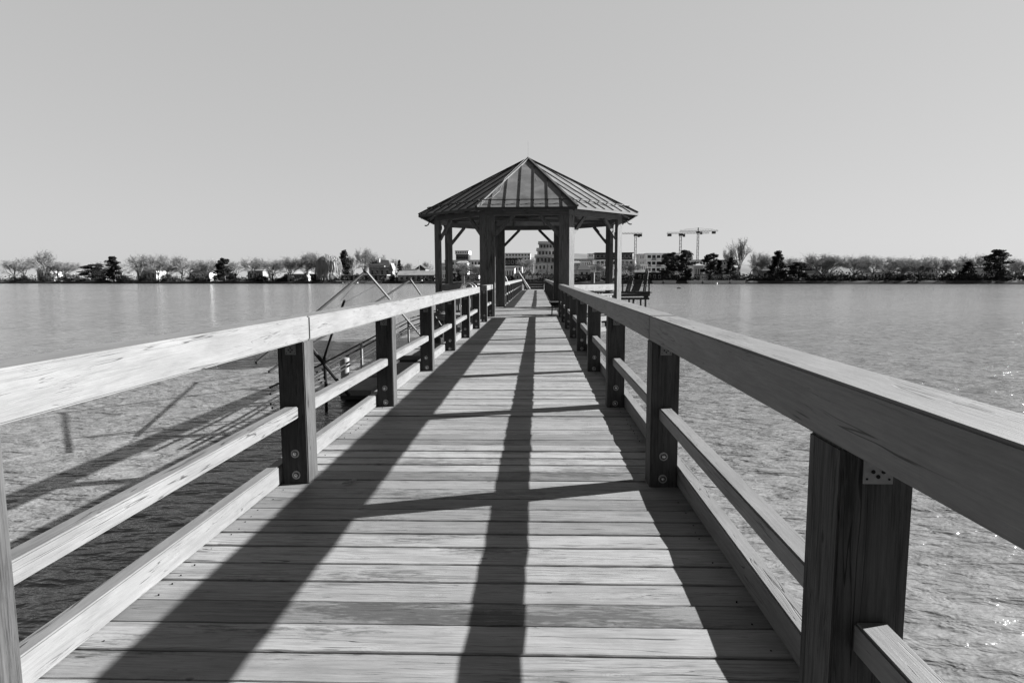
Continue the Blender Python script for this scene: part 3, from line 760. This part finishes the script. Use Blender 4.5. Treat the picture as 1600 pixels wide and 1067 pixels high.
T('bare', 'small bare tree behind the gabled house near the poles', 668, 432, 409, Ys(660, 60), 18, seed=2)
T('shrub', 'dark bush at the left end of the bungalow', 616, 441, 424, Ys(615, 3), 17, seed=0)
T('shrub', 'dark bush at the right end of the bungalow', 681, 441, 424, Ys(680, 3), 12, seed=1)
for i, (px, yt, w_) in enumerate(((449, 426, 18), (467, 427, 16), (492, 427, 18), (503, 428, 16), (526, 431, 10))):
    T('shrub', ['dark bush at the far left edge of the shore', 'dark bush beside the white boat shed', 'dark low bush under the grey bare trees', 'dark low bush left of the willow trunk', 'small dark bush between willow and long black shed'][i], px, 440, yt, Ys(px, 4), w_, 'bushes along the far shore', seed=i)
for i, px in enumerate((560, 574, 588, 601)):
    T('shrub', ['leftmost', 'second', 'third', 'rightmost'][i] + ' of four clipped dark hedge bushes behind the long black shed', px, 436, 424, Ys(px, 16), 17, 'clipped hedge behind the long black shed', seed=i)
# seen through the pavilion
T('bare', 'grey bare tree seen between the left pavilion posts', 729, 436, 410, Ys(725, 12), 30, seed=2)
T('bare', 'bushy bare tree right of the tower block between the left pavilion posts', 741, 436, 413, Ys(740, 10), 26, seed=3)
T('shrub', 'dark bush in front of the low wall between the left pavilion posts', 717, 441, 423, Ys(715, 6), 16, 'bushes along the far shore', seed=2)
T('bare', 'round bare tree in the middle of the view through the pavilion', 824, 432, 404, Ys(825, 40), 26, seed=1)
T('shrub', 'dark bush at the foot of the round bare tree', 824, 433, 418, Ys(825, 30), 13, 'bushes along the far shore', seed=3)
for i, px in enumerate((815.5, 822, 829, 834.5, 841)):
    T('shrub', ['first', 'second', 'third', 'fourth', 'fifth'][i] + ' from the left of the clipped dark shrubs in front of the stepped flats', px, 434, 423.5 if i < 4 else 421, Ys(830, 13), 6.5, 'row of clipped dark shrubs', seed=i)
T('fir', 'narrow pale fir in front of the stepped flats', 856, 432, 412, Ys(856, 24), 6, mat='twig_pale', seed=1)
T('bare', 'grey bare tree beside the dark penthouse building behind the pavilion', 934, 434, 410, Ys(934, 14), 20, seed=0)
T('shrub', 'dark bush left of the flat roofed hut behind the pavilion', 922, 438, 424, Ys(922, 5), 12, 'bushes along the far shore', seed=0)
# right shore
T('bare', 'grey bare tree in front of the dark penthouse building', 982, 437, 408, Ys(982, 12), 32, seed=3)
T('shrub', 'large dark bush below the grey bare tree right of the pavilion', 978, 440, 424, Ys(980, 5), 26, 'bushes along the far shore', seed=1)
T('shrub', 'dark bush behind the raised platform', 998, 440, 426, Ys(998, 5), 18, 'bushes along the far shore', seed=2)
T('pine', 'dark spreading pine left of the tallest pine on the right shore', 1044, 441, 396, Ys(1044, 7), 31, seed=0)
T('pine', 'tallest dark pine on the right shore', 1071, 441, 391.5, Ys(1071, 5), 29, seed=1)
T('shrub', 'dark bush at the foot of the tallest pine', 1070, 442, 427, Ys(1070, 3), 20, 'bushes along the far shore', seed=3)
T('shrub', 'dark bush at the foot of the left pine', 1041, 441, 427, Ys(1041, 4), 22, 'bushes along the far shore', seed=0)
T('pine', 'shorter open dark pine in front of the pale flats', 1110, 440, 397, Ys(1110, 8), 27, seed=2)
T('ever', 'dark evergreen right of the open pine', 1123, 438, 407, Ys(1120, 14), 18, seed=2)
T('ever', 'dark dense evergreen behind the small pale hut', 1141, 438, 403, Ys(1141, 12), 22, seed=3)
T('bare', 'thin bare tree rising out of the dense evergreen behind the hut', 1140, 438, 388, Ys(1140, 16), 16, seed=1)
T('poplar', 'tall pale bare poplar at the right end of the far shore', 1155, 438, 372, Ys(1155, 10), 22, seed=0)
T('shrub', 'dark bush behind the pale hut on the right shore', 1098, 440, 427, Ys(1098, 6), 14, 'bushes along the far shore', seed=1)
T('shrub', 'dark bush right of the pale hut on the right shore', 1148, 440, 424, Ys(1148, 5), 18, 'bushes along the far shore', seed=2)
# the shore goes on to both sides of the photograph
ordn = ['first', 'second', 'third', 'fourth', 'fifth', 'sixth', 'seventh', 'eighth', 'ninth', 'tenth', 'eleventh', 'twelfth']
rx = random.Random(21)
for i in range(12):
    for sd_, nm_, dr_ in ((-1, 'left', 'leftwards from the bushy bare tree'), (1, 'right', 'rightwards from the pale poplar')):
        px = (432 - i*37 if sd_ < 0 else 1180 + i*37) + rx.uniform(-9, 9); kd = ('bare', 'bare', 'ever', 'bare', 'pine', 'bare')[(i*(2 if sd_ > 0 else 1) + i//4) % 6]
        T(kd, f'{ordn[i]} shoreline tree of the far {nm_} shore, counted {dr_.split()[0]}', px, 438, rx.uniform(390, 412), Ys(px, rx.uniform(5, 12)), rx.uniform(26, 52), f'trees along the far {nm_} shore', seed=rx.randrange(4))
        px += 18 + rx.uniform(-8, 8)
        T('bare', f'{ordn[i]} bare tree standing behind the waterside trees of the far {nm_} shore, counted {dr_}'[:200] if 0 else f'{ordn[i]} set back bare tree of the far {nm_} shore, counted {dr_.split()[0]}', px, 436, rx.uniform(398, 414), Ys(px, rx.uniform(18, 34)), rx.uniform(30, 50), f'trees along the far {nm_} shore', mat='twig_pale' if rx.random() < .3 else None, seed=rx.randrange(4))
        px += rx.uniform(-8, 8)
        T('shrub', f'{ordn[i]} dark waterside bush of the far {nm_} shore, counted {dr_.split()[0]}', px, 441, rx.uniform(423, 431), Ys(px, 3.5), rx.uniform(18, 40), f'bushes along the far {nm_} shore', seed=rx.randrange(4))
# far belt of bushes and small trees nobody could count
wd = MB(); rw = random.Random(5)
for i in range(520):
    px = rw.uniform(-60, 1660); c = at(px, 431, Ys(px, rw.uniform(60, 130))); hh = rw.uniform(1.5, 3.6) + (2.2 if px < 445 or px > 1160 else 0)*rw.random()
    leafclump(wd, (c.x, c.y, hh*.5-.2), rw.uniform(2.5, 5), hh*.6, 34, rw, .55)
tag(wd.build('distant_woods', 'twig'), kind='stuff')
ug = MB()
for i in range(620):
    px = rw.uniform(-60, 1660); c = at(px, 438, Ys(px, rw.uniform(1.8, 11))); hh = rw.uniform(.8, 2.4)
    leafclump(ug, (c.x, c.y, hh*.5-.4), rw.uniform(1.2, 3), hh*.6, 40, rw, .32)
ug = ug.build('waterside_undergrowth', 'shrub'); tag(ug, 'dark tangled undergrowth all along the far waterside', 'undergrowth', kind='stuff')
tag(bpy.data.objects['distant_woods'], 'low grey belt of distant bushes and small trees behind the shore houses', 'woods')

# ------------------------------------------------------------------ far shore: buildings
def facade(t, wall, x0, x1, y, z0, z1, cols, sill=True, wmat='glass', fw=None):
    """windows in a row on the face at y: cols = list of (fraction left, fraction right)"""
    for a, b in cols:
        xa, xb = x0 + (x1-x0)*a, x0 + (x1-x0)*b
        f = MB().box(xa-.08, xb+.08, y-.06, y-.002, z0-.08, z0).box(xa-.08, xb+.08, y-.06, y-.002, z1, z1+.08).box(xa-.08, xa, y-.06, y-.002, z0, z1).box(xb, xb+.08, y-.06, y-.002, z0, z1).build('window', 'wall_pale', t)
        MB().box(xa, xb, y-.03, y-.003, z0, z1).build('pane', wmat, f)
def block(name, label, cat, p0, p1, pyt, pyb, Y, depth, storeys, mat='wall_pale', cols=None, roof='flat', rmat='tile_dark', balcony=(), slabs=True, dark=(), group=None, pyr=None, ww=.5):
    """building whose front spans pixel columns p0..p1 at distance Y, from pyb (foot) to pyt (eaves)"""
    a, b = at(p0, pyb, Y), at(p1, pyb, Y); zt = at((p0+p1)/2, pyt, Y).z; z0 = min(a.z, -.3) if pyb > 431 else a.z
    z0 = min(z0, -.2)
    t = thing(name, label, cat, group, (0, 0, 0)); x0, x1 = a.x, b.x; hs = (zt-z0)/storeys
    for s_ in range(storeys):
        za, zb = z0 + hs*s_, z0 + hs*(s_+1); inset = 0
        m_ = 'wall_dark' if s_ in dark else mat
        if s_ in dark: inset = 1.2
        MB().box(x0+inset*.5, x1-inset*.5, Y+inset, Y+depth-inset, za + (.0 if s_ == 0 else .01), zb-.01).build('wall', m_, t)
        if slabs and s_ > 0: MB().box(x0-.25, x1+.25, Y-.35, Y+depth+.2, za-.16, za+.14).build('floor_slab', 'concrete', t)
        nc = cols if cols else max(2, int((x1-x0)/3.2))
        cl = []
        for j in range(nc):
            c = (j+.5)/nc; cl.append((c-ww/2/nc, c+ww/2/nc))
        facade(t, None, x0+.4, x1-.4, Y+inset, za+hs*.32, za+hs*.78, cl)
        if s_ in balcony:
            for j in range(nc):
                if (j + s_) % 2 == 0:
                    c0, c1 = x0+(x1-x0)*(j+.05)/nc, x0+(x1-x0)*(j+.95)/nc
                    MB().box(c0, c1, Y-1.3, Y-.36, za-.1, za+.08).box(c0, c1, Y-1.3, Y-1.24, za+.08, za+.95).build('balcony', 'wall_mid', t)
    if roof == 'flat':
        MB().box(x0-.3, x1+.3, Y-.4, Y+depth+.2, zt+.0, zt+.28).build('roof', 'concrete' if rmat == 'c' else rmat, t)
    elif roof in ('gable', 'hip'):
        zr = at((p0+p1)/2, pyr, Y+depth/2).z; ins = (x1-x0)*.0 if roof == 'gable' else min((x1-x0)*.25, depth*.6); o = .5
        r = MB(); r.add([(x0-o, Y-o, zt), (x1+o, Y-o, zt), (x1+o, Y+depth+o, zt), (x0-o, Y+depth+o, zt), (x0-o+ins, Y+depth/2, zr), (x1+o-ins, Y+depth/2, zr)], [(0, 1, 5, 4), (2, 3, 4, 5), (0, 4, 3), (1, 2, 5), (3, 2, 1, 0)])
        r.build('roof', rmat, t)
    elif roof == 'front':      # gable end towards us
        zr = at((p0+p1)/2, pyr, Y).z; xm = (x0+x1)/2; o = .4
        r = MB(); r.add([(x0-o, Y-o, zt), (xm, Y-o, zr), (x1+o, Y-o, zt), (x0-o, Y+depth, zt), (xm, Y+depth, zr), (x1+o, Y+depth, zt)], [(0, 1, 4, 3), (1, 2, 5, 4), (0, 2, 1), (3, 4, 5), (0, 3, 5, 2)])
        r.build('roof', rmat, t)
    return t, x0, x1, z0, zt
# left shore
t, x0, x1, z0, zt = block('long_shed', 'long low black boat shed with a thin white roof edge on the left shore', 'shed', 533, 604, 430.5, 438.5, Ys(565, 5), 6, 1, 'wall_dark', cols=9, rmat='white', ww=.25)
sd = t
MB().box(x0-1.5, x1+2, Ys(565, 5)-2.2, Ys(565, 5)-.1, z0-.1, z0+.22).build('deck_edge', 'concrete', t)
t, x0, x1, z0, zt = block('house', 'dark roofed house with a white chimney behind the long black shed', 'house', 577, 610, 418, 434, Ys(590, 34), 11, 1, 'wall_grey', cols=4, roof='hip', pyr=406.5, rmat='tile_dark')
c = at(592, 404.5, Ys(590, 38)); MB().box(c.x-.5, c.x+.5, c.y-.6, c.y+.5, c.z-3.6, c.z).build('chimney', 'wall_pale', t)
MB().box(x0-4, x0+8, Ys(590, 34)-3, Ys(590, 34)-.5, at(580, 417, Ys(590, 32)).z, at(580, 415.6, Ys(590, 32)).z).build('porch_roof', 'tile_mid', t)
t, x0, x1, z0, zt = block('house', 'narrow house with a steep pale gable right of the dark roofed house', 'house', 608.5, 614, 423, 435, Ys(610, 30), 6, 1, 'wall_grey', cols=1, roof='front', pyr=411, rmat='tile_mid')
t, x0, x1, z0, zt = block('bungalow', 'long pale bungalow with light roof and columned veranda at the water', 'house', 622, 678, 430.5, 440, Ys(650, 5), 9, 1, 'wall_grey', cols=6, roof='gable', pyr=423, rmat='tile_mid')
yb = Ys(650, 5)
for px in (634, 651.5, 660): x = at(px, 435, yb).x; MB().box(x-.3, x+.3, yb-1.6, yb-1.2, z0, zt).build('column', 'white', t)
MB().box(x0-.5, x1+.5, yb-2, yb-.51, zt-.05, zt+.2).build('veranda_roof', 'white', t)
bs = MB()
for i in range(6): bs.box(at(652+1.3*i, 440, yb-4).x, at(653.4+1.3*i, 440, yb-4).x, yb-5, yb-3.4, z0-1.0+.25*i, z0-.8+.3*i)
bs.build('steps', 'white', t)
MB().box(x0, x1+6, yb-3, yb-2.1, -1.6, z0+.15).build('quay_front', 'wall_dark', t)
block('house', 'small house with a grey front gable behind the bungalow', 'house', 649, 665, 421, 434, Ys(655, 45), 9, 1, 'wall_mid', cols=2, roof='front', pyr=414, rmat='tile_dark')
block('house', 'low house with a long dark roof behind the bungalow', 'house', 628, 650, 423, 434, Ys(640, 30), 8, 1, 'wall_mid', cols=4, roof='gable', pyr=420.5, rmat='tile_dark')
block('house', 'low pale roofed house seen behind the left bare trees', 'house', 444, 478, 428, 436, Ys(460, 40), 9, 1, 'wall_mid', cols=5, roof='gable', pyr=424, rmat='white')
block('house', 'low pale roofed house behind the trees next to the willow', 'house', 484, 512, 428, 436, Ys(498, 40), 9, 1, 'wall_dark', cols=4, roof='gable', pyr=424.5, rmat='white')
for px, w_, lab in ((453, 8, 'white rounded boat shelter at the far left of the shore'), (479.5, 3.6, 'small white upright hut under the bare trees')):
    y_ = Ys(px, 3); a, b = at(px-w_/2, 438, y_), at(px+w_/2, 438, y_); t = thing('boat_shelter', lab, 'shed')
    zt_ = at(px, 430.8, y_).z; n_ = 9; pr_ = []
    for i in range(n_): th = math.pi*i/(n_-1); pr_.append(((a.x+b.x)/2 - (b.x-a.x)/2*math.cos(th), -.35 + (zt_+.35)*(math.sin(th)**.55 if 0 < i < n_-1 else 0)))
    m_ = MB(); m_.add([(x, y_, z) for x, z in pr_] + [(x, y_+4, z) for x, z in pr_], [tuple(range(n_)), tuple(range(2*n_-1, n_-1, -1))] + [(i, i+n_, i+n_+1, i+1) for i in range(n_-1)]); m_.build('cover', 'white', t)
    MB().box(a.x*.55+b.x*.45, a.x*.2+b.x*.8, y_-.05, y_-.003, -.3, zt_*.4).build('opening', 'wall_dark', t)
for px, py0, py1, lb in ((555.5, 408, 438, 'tall white pole behind the left end of the long black shed'), (655.2, 408, 432, 'thin pole above the bungalow roof, left of the other'), (673.8, 409, 432, 'thin pole above the right end of the bungalow')):
    t = thing('flag_pole', lb, 'pole'); y_ = Ys(px, 12); a, b = at(px, py1, y_), at(px, py0, y_)
    MB().tube([(a.x, y_, -.4), (a.x, y_, b.z)], .11, 6, .07).build('shaft', 'white', t); MB().tube([(a.x, y_, b.z), (a.x, y_, b.z+.25)], .16, 6).build('knob', 'white', t)
for i, (px, w_) in enumerate(((466, 40), (520, 30), (548, 20), (583, 26))):
    y_ = Ys(px, -4); a, b = at(px-w_/2, 441, y_), at(px+w_/2, 441, y_)
    t = thing('jetty', ['low grey jetty below the left bare trees', 'low jetty in front of the weeping willow', 'low pale jetty left below the long black shed', 'low jetty right below the long black shed'][i], 'jetty', 'jetties on the left shore')
    MB().box(a.x, b.x, y_, y_+2.5, -.95, -.78).build('deck', 'concrete' if i > 1 else 'wall_mid', t)
    for j in range(5): x = a.x + (b.x-a.x)*(j+.5)/5; MB().tube([(x, y_+.2, -2.5), (x, y_+.2, -.952)], .12, 6).build('stilt', 'bark', t)
# between the left posts
block('tower_block', 'pale grey tower block between the left pavilion posts', 'building', 711.5, 733, 392, 431, 620, 20, 8, 'wall_pale', cols=6, rmat='c', slabs=False, dark=(5, 6))
block('apartment_building', 'low pale apartment building with dark bays right of the tower block', 'building', 695, 752, 407, 433, 400, 16, 3, 'wall_pale', cols=11, rmat='c', slabs=True)
t = block('boat_house', 'low grey boathouse with dark door between the left pavilion posts', 'shed', 728, 748, 430, 438, Ys(738, 5), 6, 1, 'wall_grey', cols=3, rmat='tile_dark')[0]
t = block('garden_shed', 'dark low shed at the shore between the left pavilion posts', 'shed', 697, 711, 428, 438.5, Ys(704, 6), 6, 1, 'wall_dark', cols=2, rmat='tile_dark')[0]
# through the middle
block('apartment_building', 'long pale apartment block farthest back on the left of the pavilion opening', 'building', 770, 829, 396, 430, 560, 18, 7, 'wall_pale', cols=12, rmat='c', slabs=False)
block('apartment_building', 'pale apartment house with dark set back top floor in the pavilion opening', 'building', 780, 816, 404.5, 432, 330, 14, 3, 'wall_pale', cols=6, rmat='tile_dark', dark=(2,), balcony=(1,))
t, x0, x1, z0, zt = block('stepped_flats', 'terraced flats stepping back floor by floor on the right of the pavilion opening', 'building', 834, 884, 412, 432, 340, 20, 2, 'wall_grey', cols=8, rmat='c', balcony=(1,))
hs = (zt-z0)/2
for i in range(3):
    xa, xb = x0 + 1.2*(i+1)*.8, x1-1.5; ya = 340 + 3.0*(i+1); za = zt + .29 + hs*i*.86; zb = za + hs*.86 - .3
    MB().box(xa, xb, ya, 358, za, zb).build('wall', ('wall_mid', 'wall_grey', 'wall_mid')[i], t)
    MB().box(xa-.6, xb+.6, ya-2.6, 358.5, zb+.001, zb+.29).build('floor_slab', 'concrete', t)
    MB().box(xa-.5, xb+.5, ya-2.5, ya-2.42, zb+.3, zb+1.2).build('balcony_rail', 'wall_grey', t)
    facade(t, None, xa+.5, xb-.5, ya, za+.5, zb-.5, [((j+.15)/7, (j+.8)/7) for j in range(7)])
for i in range(7): MB().box(x0+5+i*1.9, x0+5.9+i*1.9, 350, 351, zb+.3, zb+1.0+.8*random.random()).build('roof_unit', 'wall_grey', t)
t, x0, x1, z0, zt = block('garden_shed', 'long low shed with open front in the middle of the pavilion opening', 'shed', 804, 824, 428.5, 438, Ys(815, 5), 5, 1, 'wall_mid', cols=3, rmat='tile_mid')
fy = Ys(834, 4); fa, fb = at(821, 437, fy), at(846, 437, fy); t = thing('board_fence', 'pale upright board fence on the shore at the end of the pier', 'fence')
for j in range(18): 
    if j not in (7, 13): xx = fa.x + (fb.x-fa.x)*j/18; MB().box(xx, xx+(fb.x-fa.x)/18*.86, fy, fy+.06, -.5, at(830, 431.3, fy).z + (.15 if j % 3 else 0)).build('board', 'wall_pale', t)
block('garden_shed', 'low dark roofed shed right of the pale board fence', 'shed', 848, 872, 430, 438, Ys(858, 5), 5, 1, 'wall_mid', cols=4, rmat='tile_mid')
block('garden_shed', 'small dark shed left in the pavilion opening', 'shed', 786, 801, 431, 439, Ys(795, 4), 5, 1, 'wall_dark', cols=2, rmat='white')
# right of the pavilion middle
block('house', 'small house with a dark hipped roof behind the sunlit pavilion post', 'house', 904, 922, 421.3, 436, Ys(912, 28), 9, 1, 'wall_grey', cols=2, roof='hip', pyr=414.5, rmat='tile_dark')
block('beach_hut', 'flat roofed grey hut with one dark window behind the right pavilion parapet', 'hut', 925, 938, 427.5, 436.5, Ys(931, 4), 5, 1, 'wall_grey', cols=1, rmat='tile_dark', ww=.36)
block('beach_hut', 'small low pale hut behind the leaning stake', 'hut', 897, 915, 430, 437, Ys(906, 4), 5, 1, 'wall_mid', cols=3, rmat='tile_dark')
block('apartment_building', 'pale apartment building with dark penthouse and dark balconies behind the right posts', 'building', 930, 990, 395.5, 433, 320, 15, 4, 'wall_pale', cols=9, rmat='tile_dark', dark=(3,), balcony=(1, 2), ww=.7)
block('apartment_building', 'hillside row of pale flats behind the sunlit pavilion post', 'building', 895, 930, 405, 430, 520, 15, 4, 'wall_grey', cols=8, rmat='c', slabs=False)
block('apartment_building', 'small pale block on the hill left of the dark penthouse', 'building', 919, 927, 396.5, 430, 600, 12, 6, 'wall_pale', cols=3, rmat='c', slabs=False)
block('apartment_building', 'low white apartment wing with narrow windows left of the large pale flats', 'building', 993, 1012, 413, 433, 290, 12, 2, 'wall_pale', cols=6, rmat='c', slabs=True, ww=.35)
block('apartment_building', 'white upper apartment wing behind the low white wing', 'building', 998, 1010, 397.5, 433, 318, 12, 4, 'wall_pale', cols=4, rmat='c', slabs=False, ww=.35)
block('apartment_building', 'large pale flats with dark loggias behind the two dark pines', 'building', 1009, 1062, 396.5, 433, 312, 16, 4, 'wall_pale', cols=7, rmat='c', balcony=(1, 2, 3), ww=.75)
block('apartment_building', 'pale flats with three dark windows right of the tallest pine', 'building', 1072, 1108, 407, 433, 300, 14, 3, 'wall_pale', cols=7, rmat='tile_mid', slabs=False, ww=.5)
block('apartment_building', 'grey flat roofed building behind the evergreens at the right', 'building', 1122, 1152, 407, 433, 300, 14, 3, 'wall_mid', cols=5, rmat='tile_dark', slabs=False)
block('beach_hut', 'small pale hut with a dark window on the right shore', 'hut', 1131.5, 1140.5, 429, 437.5, Ys(1135, 4), 4, 1, 'wall_pale', cols=1, rmat='tile_dark', ww=.22)
block('beach_hut', 'long grey hut joined by a fence to the small pale hut', 'hut', 1112, 1130, 430.5, 438, Ys(1122, 5), 4, 1, 'wall_mid', cols=5, rmat='tile_mid')
block('beach_hut', 'grey boarded hut left of the open pine', 'hut', 1094, 1106, 429.5, 438, Ys(1100, 4), 4, 1, 'wall_grey', cols=3, rmat='tile_mid')
block('beach_hut', 'dark long hut with two pale windows behind the raised platform', 'hut', 994, 1036, 427, 438, Ys(1016, 5), 5, 1, 'wall_dark', cols=5, rmat='tile_dark', ww=.4)
for i, (a_, b_) in enumerate(((1019.5, 1035), (1036, 1056), (1075, 1096), (1098.5, 1137.5), (1140, 1163))):
    y_ = Ys((a_+b_)/2, -1.2); xa, xb = at(a_, 441, y_).x, at(b_, 441, y_).x
    t = thing('quay_wall', ['short dull quay wall right of the raised platform', 'dull quay wall below the left dark pine', 'pale sloping quay wall right of the tallest pine', 'longest pale sloping quay wall below the huts', 'pale sloping quay wall at the right end'][i], 'wall', 'quay walls on the right shore')
    yl, yr = shoreY(xa)-1.6, shoreY(xb)-1.6; zt_ = at((a_+b_)/2, 438.4, y_).z; zb_ = -1.12
    m_ = MB(); m_.add([(xa+.5, yl-1.0, zb_), (xb-.5, yr-1.0, zb_), (xb, yr, zt_), (xa, yl, zt_), (xa, yl+1.2, zb_), (xb, yr+1.2, zb_), (xb, yr+1.2, zt_), (xa, yl+1.2, zt_)], [(0, 1, 2, 3), (3, 2, 6, 7), (0, 3, 7, 4), (1, 5, 6, 2), (4, 7, 6, 5), (0, 4, 5, 1)])
    m_.build('face', 'concrete' if i > 1 else 'wall_grey', t)
    MB().beam((xa, yl-.7, zb_-.35), (xb, yr-.7, zb_-.35), .5, .6).build('footing', 'bank', t)
rb = random.Random(12); nb_ = 0
for px, w2, yt, Yd, st_n in ((694, 7, 414, 330, 2), (722, 8, 411, 300, 2), (744, 7, 417, 290, 1), (757, 9, 409, 420, 3), (795, 9, 419, 290, 1), (821, 7, 409, 430, 3), (829, 5, 415, 300, 2), (900, 7, 411, 420, 3), (915, 8, 408, 450, 3), (926, 5, 414, 310, 2), (946, 7, 420, 280, 1), (964, 7, 416, 285, 1), (986, 6, 421, 272, 1), (1064, 6, 402, 420, 4), (1091, 7, 415, 270, 1), (1118, 7, 411, 380, 2), (1150, 7, 418, 280, 1)):
    k_ = rb.randrange(3); nb_ += 1
    block('hillside_house', f'{(ordn + ["thirteenth", "fourteenth", "fifteenth", "sixteenth", "seventeenth"])[nb_-1]} from the left of the small pale houses scattered between the larger blocks', 'house', px-w2, px+w2, yt, 434, Yd, 10, st_n, ('wall_pale', 'wall_pale', 'wall_grey')[k_], cols=rb.randrange(3, 6), roof=('flat', 'gable', 'hip')[k_], pyr=yt-3.2, rmat=('concrete' if 0 else 'tile_mid', 'tile_dark', 'tile_mid')[k_], slabs=st_n > 1, group='small houses between the larger blocks', ww=.45)
rh = random.Random(9)
for i in range(5):
    for sd_, nm_, dr_ in ((-1, 'left', 'leftwards'), (1, 'right', 'rightwards')):
        px = (400 - i*84 if sd_ < 0 else 1205 + i*84) + rh.uniform(-10, 10); w2 = rh.uniform(9, 17); k_ = rh.randrange(3)
        block('shore_house', f'{ordn[i]} house of the far {nm_} shore, counted {dr_}', 'house', px-w2, px+w2, (423, 426, 419)[k_], 438, Ys(px, 14+rh.uniform(0, 6)), 9, (1, 1, 2)[k_], ('wall_grey', 'wall_pale', 'wall_mid')[rh.randrange(3)], cols=rh.randrange(3, 7), roof=('gable', 'hip', 'flat')[k_], pyr=(416, 419, 0)[k_], rmat=('tile_dark', 'tile_mid', 'tile_dark')[rh.randrange(3)], group=f'houses of the far {nm_} shore')
# buoys on the water
b_ = thing('buoy', 'small dark float with a white end on the open water at right', 'buoy'); p = at(1061, 450.6, 150); p = at(1061, 450.3, 2.65*F/(450.3-431.2)) ; p.z = ZW
MB().tube([p + Vector((-.42, 0, .08)), p + Vector((.25, 0, .08))], .15, 10).build('body', 'black', b_); MB().tube([p + Vector((.26, 0, .1)), p + Vector((.42, 0, .1))], .16, 10).build('end_cap', 'white', b_)
b_ = thing('buoy', 'small white boat hull moored at the longest pale quay wall', 'boat'); y_ = Ys(1114, -8); p = at(1114, 442, y_)
b_.name = 'rowing_boat'
MB().prism([(p.x-1.4, y_), (p.x-.9, y_-.5), (p.x+1.2, y_-.5), (p.x+1.5, y_), (p.x+1.2, y_+.5), (p.x-.9, y_+.5)], ZW-.1, ZW+.55).build('hull', 'white', b_)
MB().box(p.x-.5, p.x+.6, y_-.3, y_+.3, ZW+.56, ZW+.9).build('cover', 'white', b_)

# ------------------------------------------------------------------ cranes
def crane(label, px, pytop, Y, jl, jr, pyj, cw):
    """mast at px; jib from pixel jl to jr at height pyj; cw = pixel end of the counterweight arm"""
    t = thing('tower_crane', label, 'crane', 'tower cranes behind the far shore'); c = at(px, 432, Y); zt = at(px, pyj, Y).z; x, y = c.x, Y; m = MB(); w_ = .62
    for sx in (-1, 1):
        for sy in (-1, 1): m.beam((x+sx*w_, y+sy*w_, 0), (x+sx*w_, y+sy*w_, zt), .15, .15)
    z = 0.; k = 0
    while z < zt - 2.2:
        s_ = 1 if k % 2 else -1
        for sy in (-1, 1): m.beam((x-s_*w_, y+sy*w_, z), (x+s_*w_, y+sy*w_, z+2.2), .09, .09)
        for sx in (-1, 1): m.beam((x+sx*w_, y-s_*w_, z), (x+sx*w_, y+s_*w_, z+2.2), .09, .09)
        z += 2.2; k += 1
    m.build('mast', 'crane', t)
    xl, xr = at(jl, pyj, Y).x, at(jr, pyj, Y).x; j = MB(); hj = .9
    for yy in (-.7, .7): j.beam((xl, y+yy, zt+.6), (xr, y+yy, zt+.6), .13, .13)
    j.beam((xl, y, zt+.6+hj), (xr, y, zt+.6+hj), .12, .12)
    n_ = int(abs(xr-xl)/2)
    for i in range(n_):
        xa, xb = xl+(xr-xl)*i/n_, xl+(xr-xl)*(i+1)/n_
        for yy in (-.7, .7): j.beam((xa, y+yy, zt+.6), ((xa+xb)/2, y, zt+.6+hj), .1, .1); j.beam(((xa+xb)/2, y, zt+.6+hj), (xb, y+yy, zt+.6), .1, .1)
    j.build('jib', 'crane', t)
    MB().box(x-1.1, x+1.1, y-1.2, y+1.2, zt-.9, zt+.58).build('slewing_unit', 'crane_dark', t)
    MB().box(x+1.2, x+2.6, y-1.9, y-.6, zt-1.7, zt+.2).build('cab', 'crane_dark', t)
    xc_ = at(cw, pyj, Y).x; sg_ = 1 if xc_ > x else -1
    MB().box(min(xc_, xc_-sg_*2.6), max(xc_, xc_-sg_*2.6), y-.7, y+.7, zt-1.2, zt+.4).build('counterweight', 'crane_dark', t)
    if pytop < pyj - 3:
        zp = at(px, pytop, Y).z; MB().beam((x, y, zt+.5), (x, y, zp), .6, .6).build('peak', 'crane_dark', t)
        q = MB(); q.tube([(x, y, zp-.3), (xl*.75+x*.25, y, zt+2.1)], .07, 4); q.build('tie_rope', 'crane', t); MB().tube([(x, y, zp-.3), (xr*.75+x*.25, y, zt+2.1)], .07, 4).build('tie_rope', 'crane', t)
    return t
crane('leftmost tower crane, just right of the pavilion roof', 992, 364, 430, 960, 1003.5, 367, 1003)
crane('middle tower crane with its dark counterweight to the left', 1062, 364, 430, 1042, 1108, 366.5, 1043)
crane('tallest tower crane, rightmost, with a pointed peak', 1089, 356, 470, 1062, 1122, 363, 1118)
